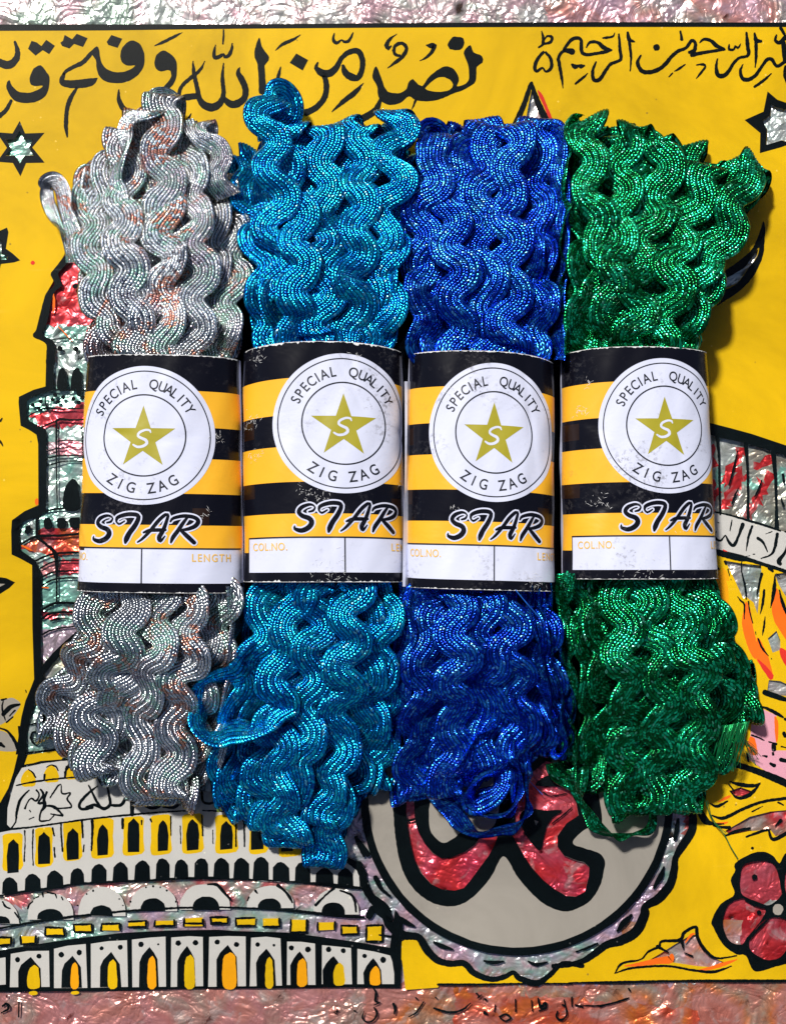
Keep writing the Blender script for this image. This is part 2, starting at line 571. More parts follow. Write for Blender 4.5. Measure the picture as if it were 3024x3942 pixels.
# --- crumpled foil sheet, tinted by washes of translucent colour
SILV, TEAL, PINK, RED, ROSE, ORNG, LILA, SALM = ((0.62, 0.64, 0.62), (0.26, 0.56, 0.46), (0.72, 0.44, 0.50), (0.66, 0.035, 0.04),
                                            (0.68, 0.12, 0.16), (0.75, 0.20, 0.04), (0.56, 0.42, 0.58), (0.66, 0.27, 0.22))
washes = [  # later ones win; (polygon in photo pixels, colours to scatter)
    ([(-400, -500), (3400, -500), (3400, 130), (-400, 130)], (SILV, PINK, (0.42, 0.50, 0.42), PINK, (0.52, 0.48, 0.44))),
    ([(-400, -500), (700, -500), (700, 130), (-400, 130)], (SILV, (0.40, 0.52, 0.44), (0.42, 0.52, 0.44), PINK)),
    ([(2100, -500), (3400, -500), (3400, 130), (2100, 130)], (PINK, (0.62, 0.40, 0.50), (0.44, 0.40, 0.36), SALM)),
    ([(-400, 3770), (3400, 3770), (3400, 4500), (-400, 4500)], (SALM, SALM, (0.66, 0.30, 0.30), (0.60, 0.22, 0.20), (0.50, 0.36, 0.30))),
    ([(1400, 3790), (3400, 3790), (3400, 4500), (1400, 4500)], (SALM, (0.60, 0.20, 0.15), (0.42, 0.36, 0.28), ORNG, (0.70, 0.30, 0.26))),
    ([(1750, 3820), (2700, 3900), (2700, 4100), (1750, 4100)], (ORNG, (0.66, 0.10, 0.05), SALM)),
    ([(-100, 800), (700, 800), (700, 3000), (-100, 3000)], (TEAL, TEAL, (0.30, 0.52, 0.46), SILV)),
    ([(190, 930), (420, 930), (420, 1250), (150, 1250)], (RED, ROSE, RED)),
    ([(100, 1595), (340, 1540), (340, 1630), (160, 1650)], (RED, ROSE)),
    ([(170, 1690), (340, 1700), (340, 1745), (170, 1755)], (ROSE, SILV, PINK)),
    ([(150, 2035), (340, 2030), (330, 2115), (200, 2150), (80, 2110)], (ROSE, RED, ORNG)),
    ([(150, 2170), (310, 2150), (310, 2205), (150, 2225)], (RED, ROSE)),
    ([(150, 2365), (310, 2345), (310, 2365), (150, 2385)], (RED, ROSE)),
    ([(155, 2430), (300, 2400), (300, 2480), (155, 2560)], (LILA, (0.50, 0.40, 0.40))),
    ([(150, 2560), (300, 2480), (300, 2700), (100, 2700)], (SILV, ORNG, TEAL, (0.5, 0.42, 0.34))),
    ([(-100, 2660), (100, 2660), (100, 2960), (-100, 2960)], (TEAL, SILV)),
    ([(-100, 3370), (1500, 3330), (1500, 3560), (-100, 3590)], (SALM, PINK, SALM, TEAL, ROSE)),
    ([(-100, 3510), (1500, 3480), (1500, 3660), (-100, 3680)], (LILA, PINK, TEAL, SILV)),
    ([(1330, 3000), (2700, 3000), (2700, 3800), (1330, 3800)], (LILA, PINK, LILA, TEAL, PINK, (0.35, 0.55, 0.50))),
    ([(1540, 3030), (1920, 3030), (2330, 2950), (2330, 3480), (1980, 3480), (1540, 3480)], (RED, RED, ROSE, (0.62, 0.05, 0.10))),
    ([(1950, 2850), (2250, 2850), (2330, 3480), (1950, 3480)], (RED, RED, ROSE, (0.62, 0.05, 0.10))),
    ([(2720, 3280), (3400, 3280), (3400, 3720), (2720, 3720)], (RED, (0.50, 0.02, 0.03), ROSE)),
    ([(2960, 3470), (3010, 3470), (3010, 3530), (2960, 3530)], (SILV,)),
    ([(2400, 3560), (2860, 3560), (2860, 3760), (2400, 3760)], (ORNG, SILV, (0.5, 0.42, 0.34), PINK)),
    ([(2640, 2980), (3400, 2980), (3400, 3260), (2640, 3260)], (RED, ROSE, SALM, (0.42, 0.30, 0.24))),
    ([(2700, 1640), (3400, 1640), (3400, 2060), (2700, 2060)], ((0.40, 0.42, 0.36), SILV, (0.36, 0.46, 0.40), (0.34, 0.28, 0.22))),
    ([(2700, 2100), (3400, 2100), (3400, 2700), (2700, 2700)], (SILV, (0.36, 0.50, 0.46), SILV, (0.5, 0.44, 0.44))),
    ([(20, 460), (130, 460), (130, 700), (20, 700)], (TEAL, (0.40, 0.58, 0.50))),
    ([(2830, 300), (3400, 300), (3400, 700), (2830, 700)], (SILV, (0.48, 0.60, 0.58))),
    ([(1990, 300), (2120, 300), (2120, 500), (1990, 500)], (SILV, RED, SILV)),
]


def inpoly(x, y, poly):
    r = np.zeros(x.shape, bool)
    n = len(poly)
    for i in range(n):
        xa, ya = poly[i]
        xb, yb = poly[(i + 1) % n]
        if ya == yb:
            continue
        c = ((ya > y) != (yb > y)) & (x < (xb - xa) * (y - ya) / (yb - ya) + xa)
        r ^= c
    return r


def build_foil():
    rg = np.random.RandomState(3)
    st = 21.0
    nx, ny = int(3700 / st), int(4800 / st)
    gx, gy = np.meshgrid(np.arange(nx), np.arange(ny))
    X = -330 + gx * st + rg.uniform(-.42, .42, gx.shape) * st
    Y = -430 + gy * st + rg.uniform(-.42, .42, gx.shape) * st

    def field(cell, amp, seed):
        r2 = np.random.RandomState(seed)
        m = r2.uniform(-1, 1, (int(4900 / cell) + 4, int(3800 / cell) + 4))
        fx, fy = (X + 400) / cell, (Y + 500) / cell
        i, j = fx.astype(int), fy.astype(int)
        a, b = fx - i, fy - j
        up = a + b < 1
        z = np.where(up, m[j, i] + a * (m[j, i + 1] - m[j, i]) + b * (m[j + 1, i] - m[j, i]),
                     m[j + 1, i + 1] + (1 - a) * (m[j + 1, i] - m[j + 1, i + 1]) + (1 - b) * (m[j, i + 1] - m[j + 1, i + 1]))
        return amp * z
    Z = -37 + field(118, 6.0, 5) + field(53, 3.6, 6) + rg.uniform(-1, 1, X.shape) * 2.0
    # a few long folds running through the sheet
    for _ in range(60):
        a = rg.uniform(0, math.pi)
        cx_, cy_ = rg.uniform(0, 3024), rg.uniform(-100, 4000)
        dd = (X - cx_) * math.cos(a) + (Y - cy_) * math.sin(a)
        al = -(X - cx_) * math.sin(a) + (Y - cy_) * math.cos(a)
        wd = rg.uniform(20, 45)
        Z += rg.uniform(3, 8) * np.maximum(0, 1 - np.abs(dd) / wd) * np.exp(-(al / rg.uniform(150, 400)) ** 2)
    Z = np.minimum(Z, -22.6)
    co = np.stack([(X - CX) * U, -(Y - CY) * U, Z * U], -1).reshape(-1, 3)
    idx = np.arange(nx * ny).reshape(ny, nx)
    a, b, c, d_ = idx[:-1, :-1], idx[:-1, 1:], idx[1:, 1:], idx[1:, :-1]
    flip = rg.rand(*a.shape) < 0.5
    t1 = np.where(flip[..., None], np.stack([a, d_, b], -1), np.stack([a, d_, c], -1)).reshape(-1, 3)
    t2 = np.where(flip[..., None], np.stack([b, d_, c], -1), np.stack([a, c, b], -1)).reshape(-1, 3)
    F = np.concatenate([t1, t2])
    me = np_mesh("foil_sheet", co, F, M['foil'], smooth=False)
    # wash colours per facet, two tints for each region; the material mottles between them
    Fx = X.ravel()[F].mean(1)
    Fy = Y.ravel()[F].mean(1)
    nf = len(F)
    c1 = np.tile(np.array(SILV), (nf, 3, 1))
    c2 = c1.copy()
    cl = np.random.RandomState(11)
    lat_ = cl.uniform(0, 1, (60, 50))
    fx, fy = (X.ravel()[F] + 500) / 110, (Y.ravel()[F] + 600) / 110
    i, j = np.clip(fx.astype(int), 0, 48), np.clip(fy.astype(int), 0, 58)
    u_, v_ = fx - i, fy - j
    val = (lat_[j, i] * (1 - u_) * (1 - v_) + lat_[j, i + 1] * u_ * (1 - v_) + lat_[j + 1, i] * (1 - u_) * v_ + lat_[j + 1, i + 1] * u_ * v_)
    val = np.clip((val - 0.5) * 1.5 + 0.5, 0, 0.999)
    for poly, cols in washes:
        m = inpoly(Fx, Fy, poly)
        cc = np.array(cols + cols[:2] if len(cols) > 1 else cols * 3)
        t_ = val[m] * len(cols)
        k = t_.astype(int)
        fr_ = (t_ - k)[..., None]
        c1[m] = cc[k] * (1 - fr_) + cc[k + 1] * fr_
        c2[m] = cc[k + 1] * (1 - fr_) + cc[k + 2] * fr_
    for (xa, ya, xb, yb, wd, c_) in ((2740, 1940, 2870, 1730, 16, RED), (2795, 1950, 2870, 1840, 16, RED), (2810, 1905, 2860, 1800, 12, RED),
                                     (2925, 1800, 2970, 1760, 16, RED), (2940, 1870, 2975, 1840, 16, RED), (2885, 1985, 2945, 1890, 16, RED),
                                     (2745, 1730, 2750, 1790, 14, RED), (2745, 1850, 2750, 1960, 12, RED), (3000, 1850, 3030, 1800, 14, TEAL),
                                     (2770, 1820, 2775, 1870, 16, TEAL), (2890, 1860, 2910, 1870, 20, TEAL)):
        vx, vy = xb - xa, yb - ya
        tt = np.clip(((Fx - xa) * vx + (Fy - ya) * vy) / (vx * vx + vy * vy), 0, 1)
        m = np.hypot(Fx - xa - tt * vx, Fy - ya - tt * vy) < wd
        c1[m] = c_
        c2[m] = c_
    for nm, colr in (('Wash', c1), ('WashAlt', c2)):
        at = me.color_attributes.new(nm, 'FLOAT_COLOR', 'CORNER')
        arr = np.ones((nf * 3, 4), np.float32)
        arr[:, :3] = colr.reshape(-1, 3)
        at.data.foreach_set('color', arr.ravel())
    link("foil_sheet", me, painting)


build_foil()

# --- yellow ground, cut open where the foil shows through
STAR_L = "75 503, 93 535, 128 536, 111 567, 129 597, 94 598, 76 628, 58 598, 22 598, 40 567, 22 536, 57 535"
H_SPIRE = "2045 345, 2075 420, 2105 480, 2020 480, 2030 420"
H_CRES = "1000 790, 975 900, 880 1030, 740 1220, 540 1310, 520 1230, 560 1180, 700 1110, 830 1020, 940 880"
H_STARR = "1135 1250, 1200 1290, 1314 1310, 1420 1250, 1400 1380, 1520 1460, 1400 1560, 1410 1700, 1314 1700, 1260 1685, 1075 1745, 1090 1560, 1030 1450, 1125 1390"
H_STARB = "-50 690, 20 710, 15 870, 90 900, 80 935, -20 935"
yg = Part("yellow_ground")
outA = ([(-300, 104), (1500, 98), (3324, 94), (3324, 1830)] + tcv('N', "1161 900, 800 790, 355 680", 2) + [(2500, 1600), (2500, 1150), (450, 1150), (300, 1000)] +
        tcv('F', "860 620, 850 740, 760 900, 640 1090, 640 1200, 540 1370, 480 1600, 420 1840, 600 1950, 600 2190", 2) +
        tcv('G', "590 450, 250 570, 280 900, 490 1050, 500 1880, 160 2050, 180 2190", 2) +
        tcv('H', "140 330, 340 420, 340 1000, 360 1500, 260 1750, 200 2100", 2) +
        tcv('I', "150 200, 90 400, 20 560, -60 650", 2) + [(-300, 3140)])
yg.pg('S', outA, 'yellow', smooth=False, rough=0,
      holes=[('S', STAR_L), ('S', H_SPIRE), ('M', H_CRES), ('E', H_STARR), ('F', H_STARB)])
scal = tcv('K', "240 1480, 350 1420, 450 1450, 520 1550, 640 1610, 760 1620, 850 1700, 980 1740, 1140 1700, 1200 1740, 1330 1765, 1450 1700, 1530 1620, 1640 1640", 2) + \
       tcv('L', "150 1590, 300 1470, 450 1430, 560 1350, 600 1190, 720 1100, 800 1000, 830 850, 870 740, 950 600, 960 500, 930 400", 2)
outB = [(2600, 2200)] + tcv('O', "430 90, 700 160, 1161 260", 2) + [(3324, 2290), (3324, 3778), (2700, 3780), (2184, 3785), (1690, 3790), (1685, 3803), (1560, 3812), (1547, 3700)] + scal + [(2600, 2900)]
PET1 = "1350 870, 1440 835, 1560 840, 1610 900, 1640 1040, 1640 1100, 1550 1170, 1450 1140, 1345 1090, 1325 990"
PET2 = "1245 1160, 1350 1120, 1440 1160, 1520 1200, 1510 1250, 1450 1340, 1380 1420, 1340 1475, 1250 1450, 1200 1350, 1200 1260"
PET3 = "1540 1275, 1680 1280, 1760 1400, 1680 1520, 1620 1580, 1520 1590, 1410 1520, 1400 1440, 1460 1340"
PET4 = "1670 1020, 1690 900, 1760 880, 1820 1000, 1800 1120, 1720 1160"
FLO = "1285 850, 1400 780, 1500 758, 1580 790, 1630 850, 1660 790, 1700 770, 1850 830, 1900 1100, 1850 1400, 1800 1600, 1700 1620, 1600 1645, 1440 1680, 1370 1560, 1300 1550, 1200 1480, 1130 1360, 1108 1290, 1180 1160, 1280 1090, 1255 980, 1290 900"
FLIN = ", ".join("%f %f" % (1500 + (p[0] - 1500) * 0.94, 1200 + (p[1] - 1200) * 0.94) for p in parse(FLO, 2))
LEAFH = "620 1600, 720 1540, 830 1470, 950 1400, 980 1400, 1010 1470, 1080 1560, 1200 1610, 1150 1650, 1000 1640, 800 1610"
LEAFR = "1210 600, 1400 490, 1560 450, 1780 430, 1780 580, 1600 640, 1560 590, 1400 600, 1260 630"
FL1 = "520 160, 700 190, 900 210, 900 350, 880 500, 870 620, 860 720, 820 600, 740 540, 710 560, 620 360"
FL2 = "1040 300, 1220 280, 1280 500, 1161 540, 1090 420"
FL3 = "970 980, 1060 900, 1100 1000, 1100 1100, 1020 1130"
FL4 = "980 1420, 1100 1430, 1250 1500, 1250 1600, 960 1560"
PNK = "650 1700, 860 1700, 1060 1790, 1060 2000, 1050 2190, 1200 2300, 1161 2500, 900 2350, 760 2250, 800 1850"
LFA = "1250 290, 1330 262, 1410 290, 1400 330, 1300 330"
yg.pg('S', outB, 'yellow', smooth=False, rough=0,
      holes=[('L', FLIN), ('L', LEAFH), ('L', LEAFR), ('O', FL1), ('O', FL2), ('O', FL3), ('O', FL4), ('L', LFA)])
yg.build(painting)

# --- black sheet added below the hanks, putting the shade of their gaps into paint
dk = Part("painted_gap_shade")
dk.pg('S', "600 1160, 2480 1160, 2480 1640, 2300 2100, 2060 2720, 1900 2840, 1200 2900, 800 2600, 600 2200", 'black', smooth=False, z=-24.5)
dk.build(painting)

# --- border lines
bl = Part("border_line")
bl.pg('S', "-300 93, 420 93, 1000 92, 1500 88, 2300 83, 3324 86, 3324 103, 2700 103, 2000 103, 1500 105, 900 109, 400 116, -300 118", smooth=False)
bl.build(painting)
bl = Part("border_line")
bl.sts('K', "570 1782 18, 900 1782 18, 1250 1775 14, 1600 1776 12")
bl.sts('L', "10 1770 12, 400 1765 22, 850 1755 18, 1300 1755 24, 2300 1755 24")
bl.build(painting)

# --- large inscription at the top
ins = Part("large_inscription")
ins.sts('A', "115 320 20, 135 390 38, 125 450 50, 75 495 62, 10 485 62, -60 440 50; 1190 350 6, 1240 328 22, 1300 300 24, 1350 275 22, 1402 248 6;"
        "85 775 26, 50 840 32, -10 895 38, -60 920 38; 740 368 20, 700 410 30, 640 475 36, 560 515 30, 510 545 26, 492 565 22;"
        "492 570 26, 475 625 44, 540 645 60, 640 640 68, 710 625 56, 748 600 8; 590 675 20, 540 760 36, 515 850 32, 508 960 34, 517 1050 14;"
        "915 690 12, 915 760 32, 940 820 42, 1000 880 44, 1060 900 20; 1472 872 6, 1445 920 24, 1410 980 12")
for s_ in ("215 375, 245 312, 285 325, 320 352, 355 305, 422 350, 380 412, 330 385, 275 425", "462 325, 485 312, 500 265, 555 300, 590 257, 672 290, 640 357, 572 335, 535 372, 480 350",
           "823 320, 855 268, 942 295, 905 365, 832 345"):
    ins.pg('A', s_, smooth=False, rough=1.2)
for s_ in ("315 500, 350 540, 380 590, 378 660, 350 735, 280 780, 190 790, 110 770, 70 720, 48 660, 70 612, 95 660, 150 705, 230 710, 290 690, 330 665, 325 655, 285 660, 240 650, 228 600, 260 525",
           "745 352, 765 385, 772 445, 805 515, 870 550, 960 548, 1030 515, 1040 500, 985 503, 938 475, 926 410, 955 345, 1010 310, 1070 330, 1105 390, 1112 470, 1090 540, 1030 600, 940 635, 830 630, 770 590, 745 530, 738 460, 712 425, 700 400",
           "1255 385, 1310 410, 1350 455, 1362 510, 1358 590, 1330 650, 1280 700, 1240 735, 1170 748, 1230 690, 1290 630, 1320 580, 1312 545, 1290 537, 1240 547, 1200 525, 1188 480, 1205 420"):
    ins.pg('A', s_)
ins.sts('B', "520 228 12, 520 290 16, 515 335 12; 458 345 10, 448 400 24, 452 440 30, 490 432 32, 520 415 20, 530 435 26, 560 425 30, 582 380 26, 587 332 10;"
        "285 470 10, 293 560 32, 318 680 36, 335 760 44, 370 805 56, 430 825 64, 490 795 52, 520 720 36, 512 600 30, 520 485 10;"
        "375 470 8, 340 535 24, 270 595 30, 200 660 28, 178 720 32, 190 750 44, 250 745 50, 320 735 44; 530 760 36, 565 795 54, 620 798 60, 680 750 50, 688 680 50, 660 610 50, 632 560 38, 643 518 10;"
        "920 387 5, 960 350 20, 1000 325 28, 1060 300 24, 1112 264 5; 960 513 8, 943 580 28, 922 670 30, 915 720 30;"
        "1245 480 14, 1235 520 36, 1280 560 60, 1340 560 58, 1390 515 48, 1425 450 36, 1480 402 42, 1550 390 44, 1585 440 44, 1588 520 42, 1560 590 46, 1515 595 56, 1460 560 52, 1440 505 26;"
        "1290 565 40, 1312 650 44, 1300 740 46, 1250 810 46, 1180 855 52, 1100 870 55, 1000 865 45;"
        "1372 253 8, 1365 300 26, 1390 328 28, 1430 305 14, 1445 318 24, 1480 315 26, 1503 280 20, 1517 248 8; 1597 638 6, 1530 710 42, 1440 780 36, 1355 858 8")
ins.pg('B', "797 286, 812 350, 840 393, 872 440, 855 480, 838 500, 842 600, 846 710, 795 720, 790 600, 778 480, 760 440, 762 370")
ins.pg('B', "1030 480, 1080 410, 1172 460, 1130 542", smooth=False, rough=1)
ins.sts('C', "452 260 6, 400 300 24, 375 345 38, 390 372 28, 410 350 10; 432 400 20, 440 350 28, 495 330 28, 528 370 28, 500 430 32, 440 480 24, 383 522 6; 425 385 20, 445 420 26, 475 425 22;"
        "680 345 8, 720 350 44, 745 350 36, 720 400 30, 680 440 18, 630 465 5; 602 760 20, 582 810 16, 566 842 4; 330 760 26, 290 845 50, 200 905 56, 100 950 44, 0 972 24, -40 978 6")
ins.pg('C', "843 345, 858 310, 880 282, 920 280, 965 290, 970 345, 940 382, 860 375")
ins.pg('C', "1018 345, 1045 400, 1110 430, 1112 480, 1070 512, 1065 580, 1048 640, 960 692, 880 720, 790 760, 700 778, 600 770, 545 740, 480 790, 400 805, 345 785, 312 740, 300 660, 268 600, 268 560, 293 508, 330 580, 360 670, 400 710, 480 712, 530 680, 540 640, 575 605, 620 650, 650 662, 700 590, 760 540, 820 510, 880 520, 920 570, 930 620, 915 660, 960 652, 1003 620, 1008 560, 1000 490, 975 430, 970 390",
       holes=[('C', "672 678, 740 612, 800 590, 860 610, 885 650, 860 690, 790 705, 720 700")])
ins.build(painting)

ins2 = Part("small_inscription")
ins2.sts('D', "128 238 10, 140 290 24, 135 340 22, 105 362 14; 140 335 18, 195 322 24, 208 285 26, 170 275 16, 140 315 12; 140 400 24, 98 450 28, 75 512 30, 88 547 24, 135 520 18, 160 548 18, 200 520 28, 198 450 26, 160 402 22;"
         "292 675 8, 282 600 22, 265 500 28, 258 440 26, 300 388 28, 360 395 52; 298 380 24, 350 310 28, 400 290 28, 432 310 28, 435 390 30, 470 417 26, 560 407 26, 620 396 26, 665 383 16;"
         "472 362 10, 500 322 22, 560 325 26, 600 360 34, 650 382 26; 362 495 20, 385 512 42, 410 505 20, 430 510 38, 455 503 16; 482 563 8, 440 600 22, 388 642 16;"
         "545 475 14, 520 550 26, 530 612 30, 575 608 30, 620 540 28, 660 490 26, 735 455 26, 730 380 26, 722 262 16; 598 290 10, 625 287 22, 650 285 16, 680 275 18, 690 250 6;"
         "790 246 16, 800 300 34, 840 318 14; 802 320 26, 815 440 20, 809 545 8; 890 425 16, 866 480 28, 900 545 34, 980 550 34, 1060 510 32, 1130 430 30, 1180 390 28, 1240 365 26, 1280 310 28, 1310 330 26, 1302 385 32, 1265 400 26;"
         "1285 420 34, 1380 402 26, 1460 388 26, 1535 378 18; 1345 325 12, 1375 300 22, 1430 310 26, 1470 348 34, 1530 373 18; 1195 238 14, 1206 300 26; 1232 493 10, 1180 530 20, 1150 545 8; 1135 560 12, 1108 588 12;"
         "1320 497 10, 1370 493 22, 1388 512 18, 1350 560 20, 1318 602 8")
ins2.blob('D', 1012, 362, 28)
ins2.sts('E', "630 530 14, 632 590 36, 690 588 30, 700 545 22, 735 575 34, 768 520 10; 490 705 16, 475 800 40, 490 895 54, 550 912 56, 620 860 46, 690 750 40, 760 690 36, 858 660 40, 852 540 50, 838 390 26;"
         "935 395 22, 955 480 56, 1012 492 36; 952 500 44, 955 650 40, 943 808 12; 797 770 12, 765 850 38, 790 940 50, 860 955 50, 950 900 44, 1020 800 40, 1080 720 44, 1140 710 46, 1200 790 40, 1270 762 44, 1330 700 60, 1400 640 60;"
         "1137 883 14, 1050 960 36, 938 1040 34; 1200 418 20, 1185 480 38, 1240 510 50, 1310 440 60; 1250 330 40, 1290 400 40; 1285 520 60, 1314 720 80; 1310 800 40, 1300 900 40, 1330 1000 30")
ins2.build(painting)

# --- stars, crescent, spire
sr = Part("six_pointed_star")
sr.pg('S', "75 464, 97 512, 172 510, 124 566, 172 626, 100 626, 78 678, 50 626, -12 622, 26 567, -14 508, 48 512", smooth=False,
      holes=[('S', [tuple(p) for p in tcv('S', STAR_L, 2)])])
sr.build(painting)
sr = Part("six_pointed_star")
sr.pg('E', "1090 1095, 1210 1195, 1330 1240, 1440 1130, 1460 1330, 1680 1440, 1470 1590, 1500 1830, 1314 1750, 1250 1770, 1000 1842, 1005 1600, 815 1440, 1045 1340", smooth=False,
      holes=[('E', H_STARR)])
sr.build(painting)
sr = Part("six_pointed_star")
sr.pg('F', "-90 540, -30 600, 85 548, 102 600, 70 800, 150 860, 242 945, 170 970, 10 985, 0 1040, -90 1040", smooth=False, holes=[('F', H_STARB)])
sr.build(painting)
sr = Part("star_point")
sr.sts('G', "-20 850 30, 5 845 26, 25 815 16")
sr.build(painting)
sr = Part("star_point")
sr.sts('G', "-30 1050 20, -10 1075 20, 15 1110 26, 35 1148 10")
sr.pg('H', "-60 530, 60 548, 143 590, 90 640, -10 705, -60 700", smooth=False)
sr.pg('H', "-40 600, 48 602, -40 650", 'grey', z=-20.4, smooth=False)
sr.build(painting)
cr = Part("crescent_moon")
cr.pg('M', "1055 472, 1077 560, 1070 720, 1052 880, 980 1060, 900 1180, 760 1320, 550 1455, 480 1480, 480 1230, 600 1070, 720 980, 860 870, 940 770, 1020 580", holes=[('M', H_CRES)])
cr.build(painting)
sp = Part("pointed_spire")
sp.sts('C', "1490 628 10, 1478 660 30, 1440 780 40, 1370 950 50, 1340 1010 50; 1495 630 10, 1500 670 30, 1545 800 46, 1620 950 50, 1660 1020 50")
sp.sts('C', "1540 695 8, 1565 740 28, 1600 820 26, 1645 930 24, 1670 990 20", 'redpaint', z=-21.8)
sp.build(painting)

# --- minaret
mn = Part("minaret")
mn.pg('F', "850 590, 868 600, 872 770, 850 860, 842 930, 760 1030, 700 1110, 745 1240, 660 1320, 615 1440, 590 1600, 555 1720, 510 1815, 580 1880, 650 1930, 655 2200, 555 2200, 555 1960, 398 1860, 440 1770, 480 1640, 510 1480, 560 1330, 655 1235, 608 1120, 640 1060, 730 950, 790 870, 815 790, 835 640")
mn.pg('G', "555 -5, 545 430, 400 470, 230 550, 225 620, 245 905, 340 950, 440 1010, 455 1120, 462 1860, 300 1930, 140 2040, 135 2200, 232 2200, 240 2100, 300 2050, 440 2010, 470 1985, 550 1930, 558 1880, 562 1400, 558 960, 520 930, 330 830, 320 780, 330 600, 420 540, 530 510, 640 470, 645 -5", smooth=False, rough=1.5)
mn.pg('H', "115 -2, 105 100, 105 330, 200 370, 300 430, 305 1000, 320 1500, 290 1580, 240 1700, 200 1850, 170 2050, 150 2200, 245 2200, 250 2000, 290 1830, 330 1680, 380 1600, 420 1500, 400 1440, 387 1300, 380 500, 330 380, 190 280, 180 220, 175 100, 195 -2", smooth=False, rough=1.5)
mn.pg('G', "752 203, 795 260, 802 465, 690 465, 700 270")
mn.pg('G', "922 203, 978 270, 985 470, 958 560, 930 540, 915 480, 850 470, 865 280")
for q in ("395 655", "490 612", "465 692", "665 530", "760 562", "700 612", "635 590", "882 577", "950 622", "1000 560"):
    mn.blob('G', *[float(c_) for c_ in q.split()], 27)
mn.sts('G', "330 800 14, 420 740 16, 560 690 26, 700 702 22, 1060 688 14; 545 550 14, 548 620 20, 570 700 36; 500 925 20, 590 880 20, 670 850 26, 720 825 34, 880 835 24, 1060 825 24;"
       "680 850 28, 680 1380 18, 690 1900 14; 700 1090 20, 850 1075 14, 1000 1092 10; 560 1215 14, 680 1180 18, 860 1160 12, 1040 1175 14; 560 1300 14, 690 1268 22, 870 1262 16, 1030 1270 16;"
       "575 1385 16, 700 1345 18, 850 1328 12, 1010 1335 16; 988 920 20, 998 1335 16; 650 470 24, 850 475 20, 1070 478 20; 550 1930 34, 700 1905 26, 1010 1895 26; 450 1990 24, 450 2200 22")
mn.pg('G', "875 1538, 930 1580, 948 1650, 955 1905, 765 1905, 772 1690, 810 1600")
mn.pg('G', "535 2020, 600 2010, 625 2060, 630 2130, 545 2150, 525 2100")
mn.pg('G', "690 2020, 780 2015, 800 2060, 785 2130, 700 2140, 685 2080")
mn.pg('G', "840 2015, 975 2010, 980 2060, 965 2135, 860 2135, 835 2080")
mn.pg('G', "310 2110, 365 2105, 370 2190, 300 2200")
mn.sts('F', "720 2080 12, 800 2060 6; 620 1900 10, 760 1880 16, 900 1890 8, 1060 1920 24; 930 1880 8, 860 1800 6")
mn.blob('F', 722, 2008, 34)
mn.blob('F', 915, 2010, 34)
mn.blob('F', 905, 1255, 34)
mn.sts('H', "185 240 16, 340 160 26, 560 150 24, 780 130 22; 340 -4 18, 345 160 22; 350 170 24, 430 230 24, 520 335 40, 530 560 20, 532 790 18; 330 388 20, 500 322 22, 780 308 20; 380 455 18, 520 392 16, 780 385 12;"
       "380 545 20, 520 490 18, 780 480 20; 385 625 20, 520 558 16, 780 545 18; 380 855 24, 530 782 26, 780 792 20; 395 930 24, 500 875 24, 780 866 20; 475 950 16, 540 930 26, 600 932 10, 760 936 14; 395 1078 20, 520 1025 16, 780 992 14;"
       "380 1440 60, 520 1275 70, 640 1160 70, 720 1080 60; 440 1505 14, 600 1480 22; 280 1925 14, 360 1905 18")
mn.sts('H', "15 1690 20, 60 1680 14; 30 1825 40, 95 1760 44, 185 1732 18; 30 1700 10, 20 1780 20, 50 1880 10; 0 1955 14, 70 1985 22, 140 2080 34, 160 2140 30; 5 2105 40, 40 2130 20; 240 1600 10, 245 1620 10; 90 1840 14, 140 1790 16; 60 1900 16, 120 1850 14")
mn.pg('H', "-60 1700, 40 1690, 110 1670, 170 1700, 190 1740, 130 1830, 60 1890, -60 1930", 'grey', z=-23.0)
mn.pg('H', "-60 1985, 40 1990, 110 2040, 150 2110, 150 2170, -60 2150", 'grey', z=-23.0)
mn.sts('H', "205 245 14, 260 270 24, 300 290 10; 400 635 12, 450 640 16", 'orange', z=-22.0)
mn.sts('F', "640 1340 10, 650 1440 30, 640 1580 14; 700 1740 6, 760 1800 14, 870 1920 8; 640 1980 12, 650 2180 12", 'orange', z=-22.0)
mn.build(painting)
sp2 = Part("paint_spot")
sp2.blob('F', 395, 972, 26, 'redpaint', z=-20.8)
sp2.build(painting)
sp2 = Part("paint_spot")
sp2.blob('G', 442, 1820, 24, 'orange', z=-21.6, ry=44)
sp2.build(painting)

# --- domed shrine at the lower left
dm = Part("domed_shrine")
WHT = tcv('I', "20 770, 55 600, 100 430, 140 305, 330 265, 560 235, 640 290, 800 380, 1200 450, 1611 480", 2) + tcv('J', "1000 250, 1250 800, 1290 830, 1365 905, 1367 1045, 1150 1030, 900 1000, 600 985, 300 970, 0 970", 2) + \
    tcv('I', "1350 1115, 900 1140, 520 1165, 180 1215, -300 1275, -300 790", 2)
dm.pg('S', WHT, 'white', smooth=False, rough=0)
dm.pg('I', "205 205, 300 190, 420 175, 520 190, 470 215, 455 238, 300 250, 175 285", 'yellow', z=-22.6, smooth=False)
dm.sts('I', "170 195 18, 300 180 16, 420 165 14; 165 285 14, 300 262 12, 560 232 12; 120 430 10, 260 402 14, 410 383 14, 520 372 12, 720 360 10; 50 755 16, 200 742 14, 350 722 14, 650 680 14, 980 645 16, 1200 627 12, 1330 620 12")
dm.pg('I', "205 -10, 190 110, 182 260, 120 370, 60 480, 52 720, 90 760, -60 790, -300 800, -300 600, 0 560, 60 450, 100 330, 130 200, 140 100, 130 -10", smooth=False)
dm.sts('I', "225 80 14, 240 40 16, 268 35 14, 298 70 16, 300 100 16, 270 130 14, 238 110 14, 226 80 12; 235 85 5, 290 82 5")
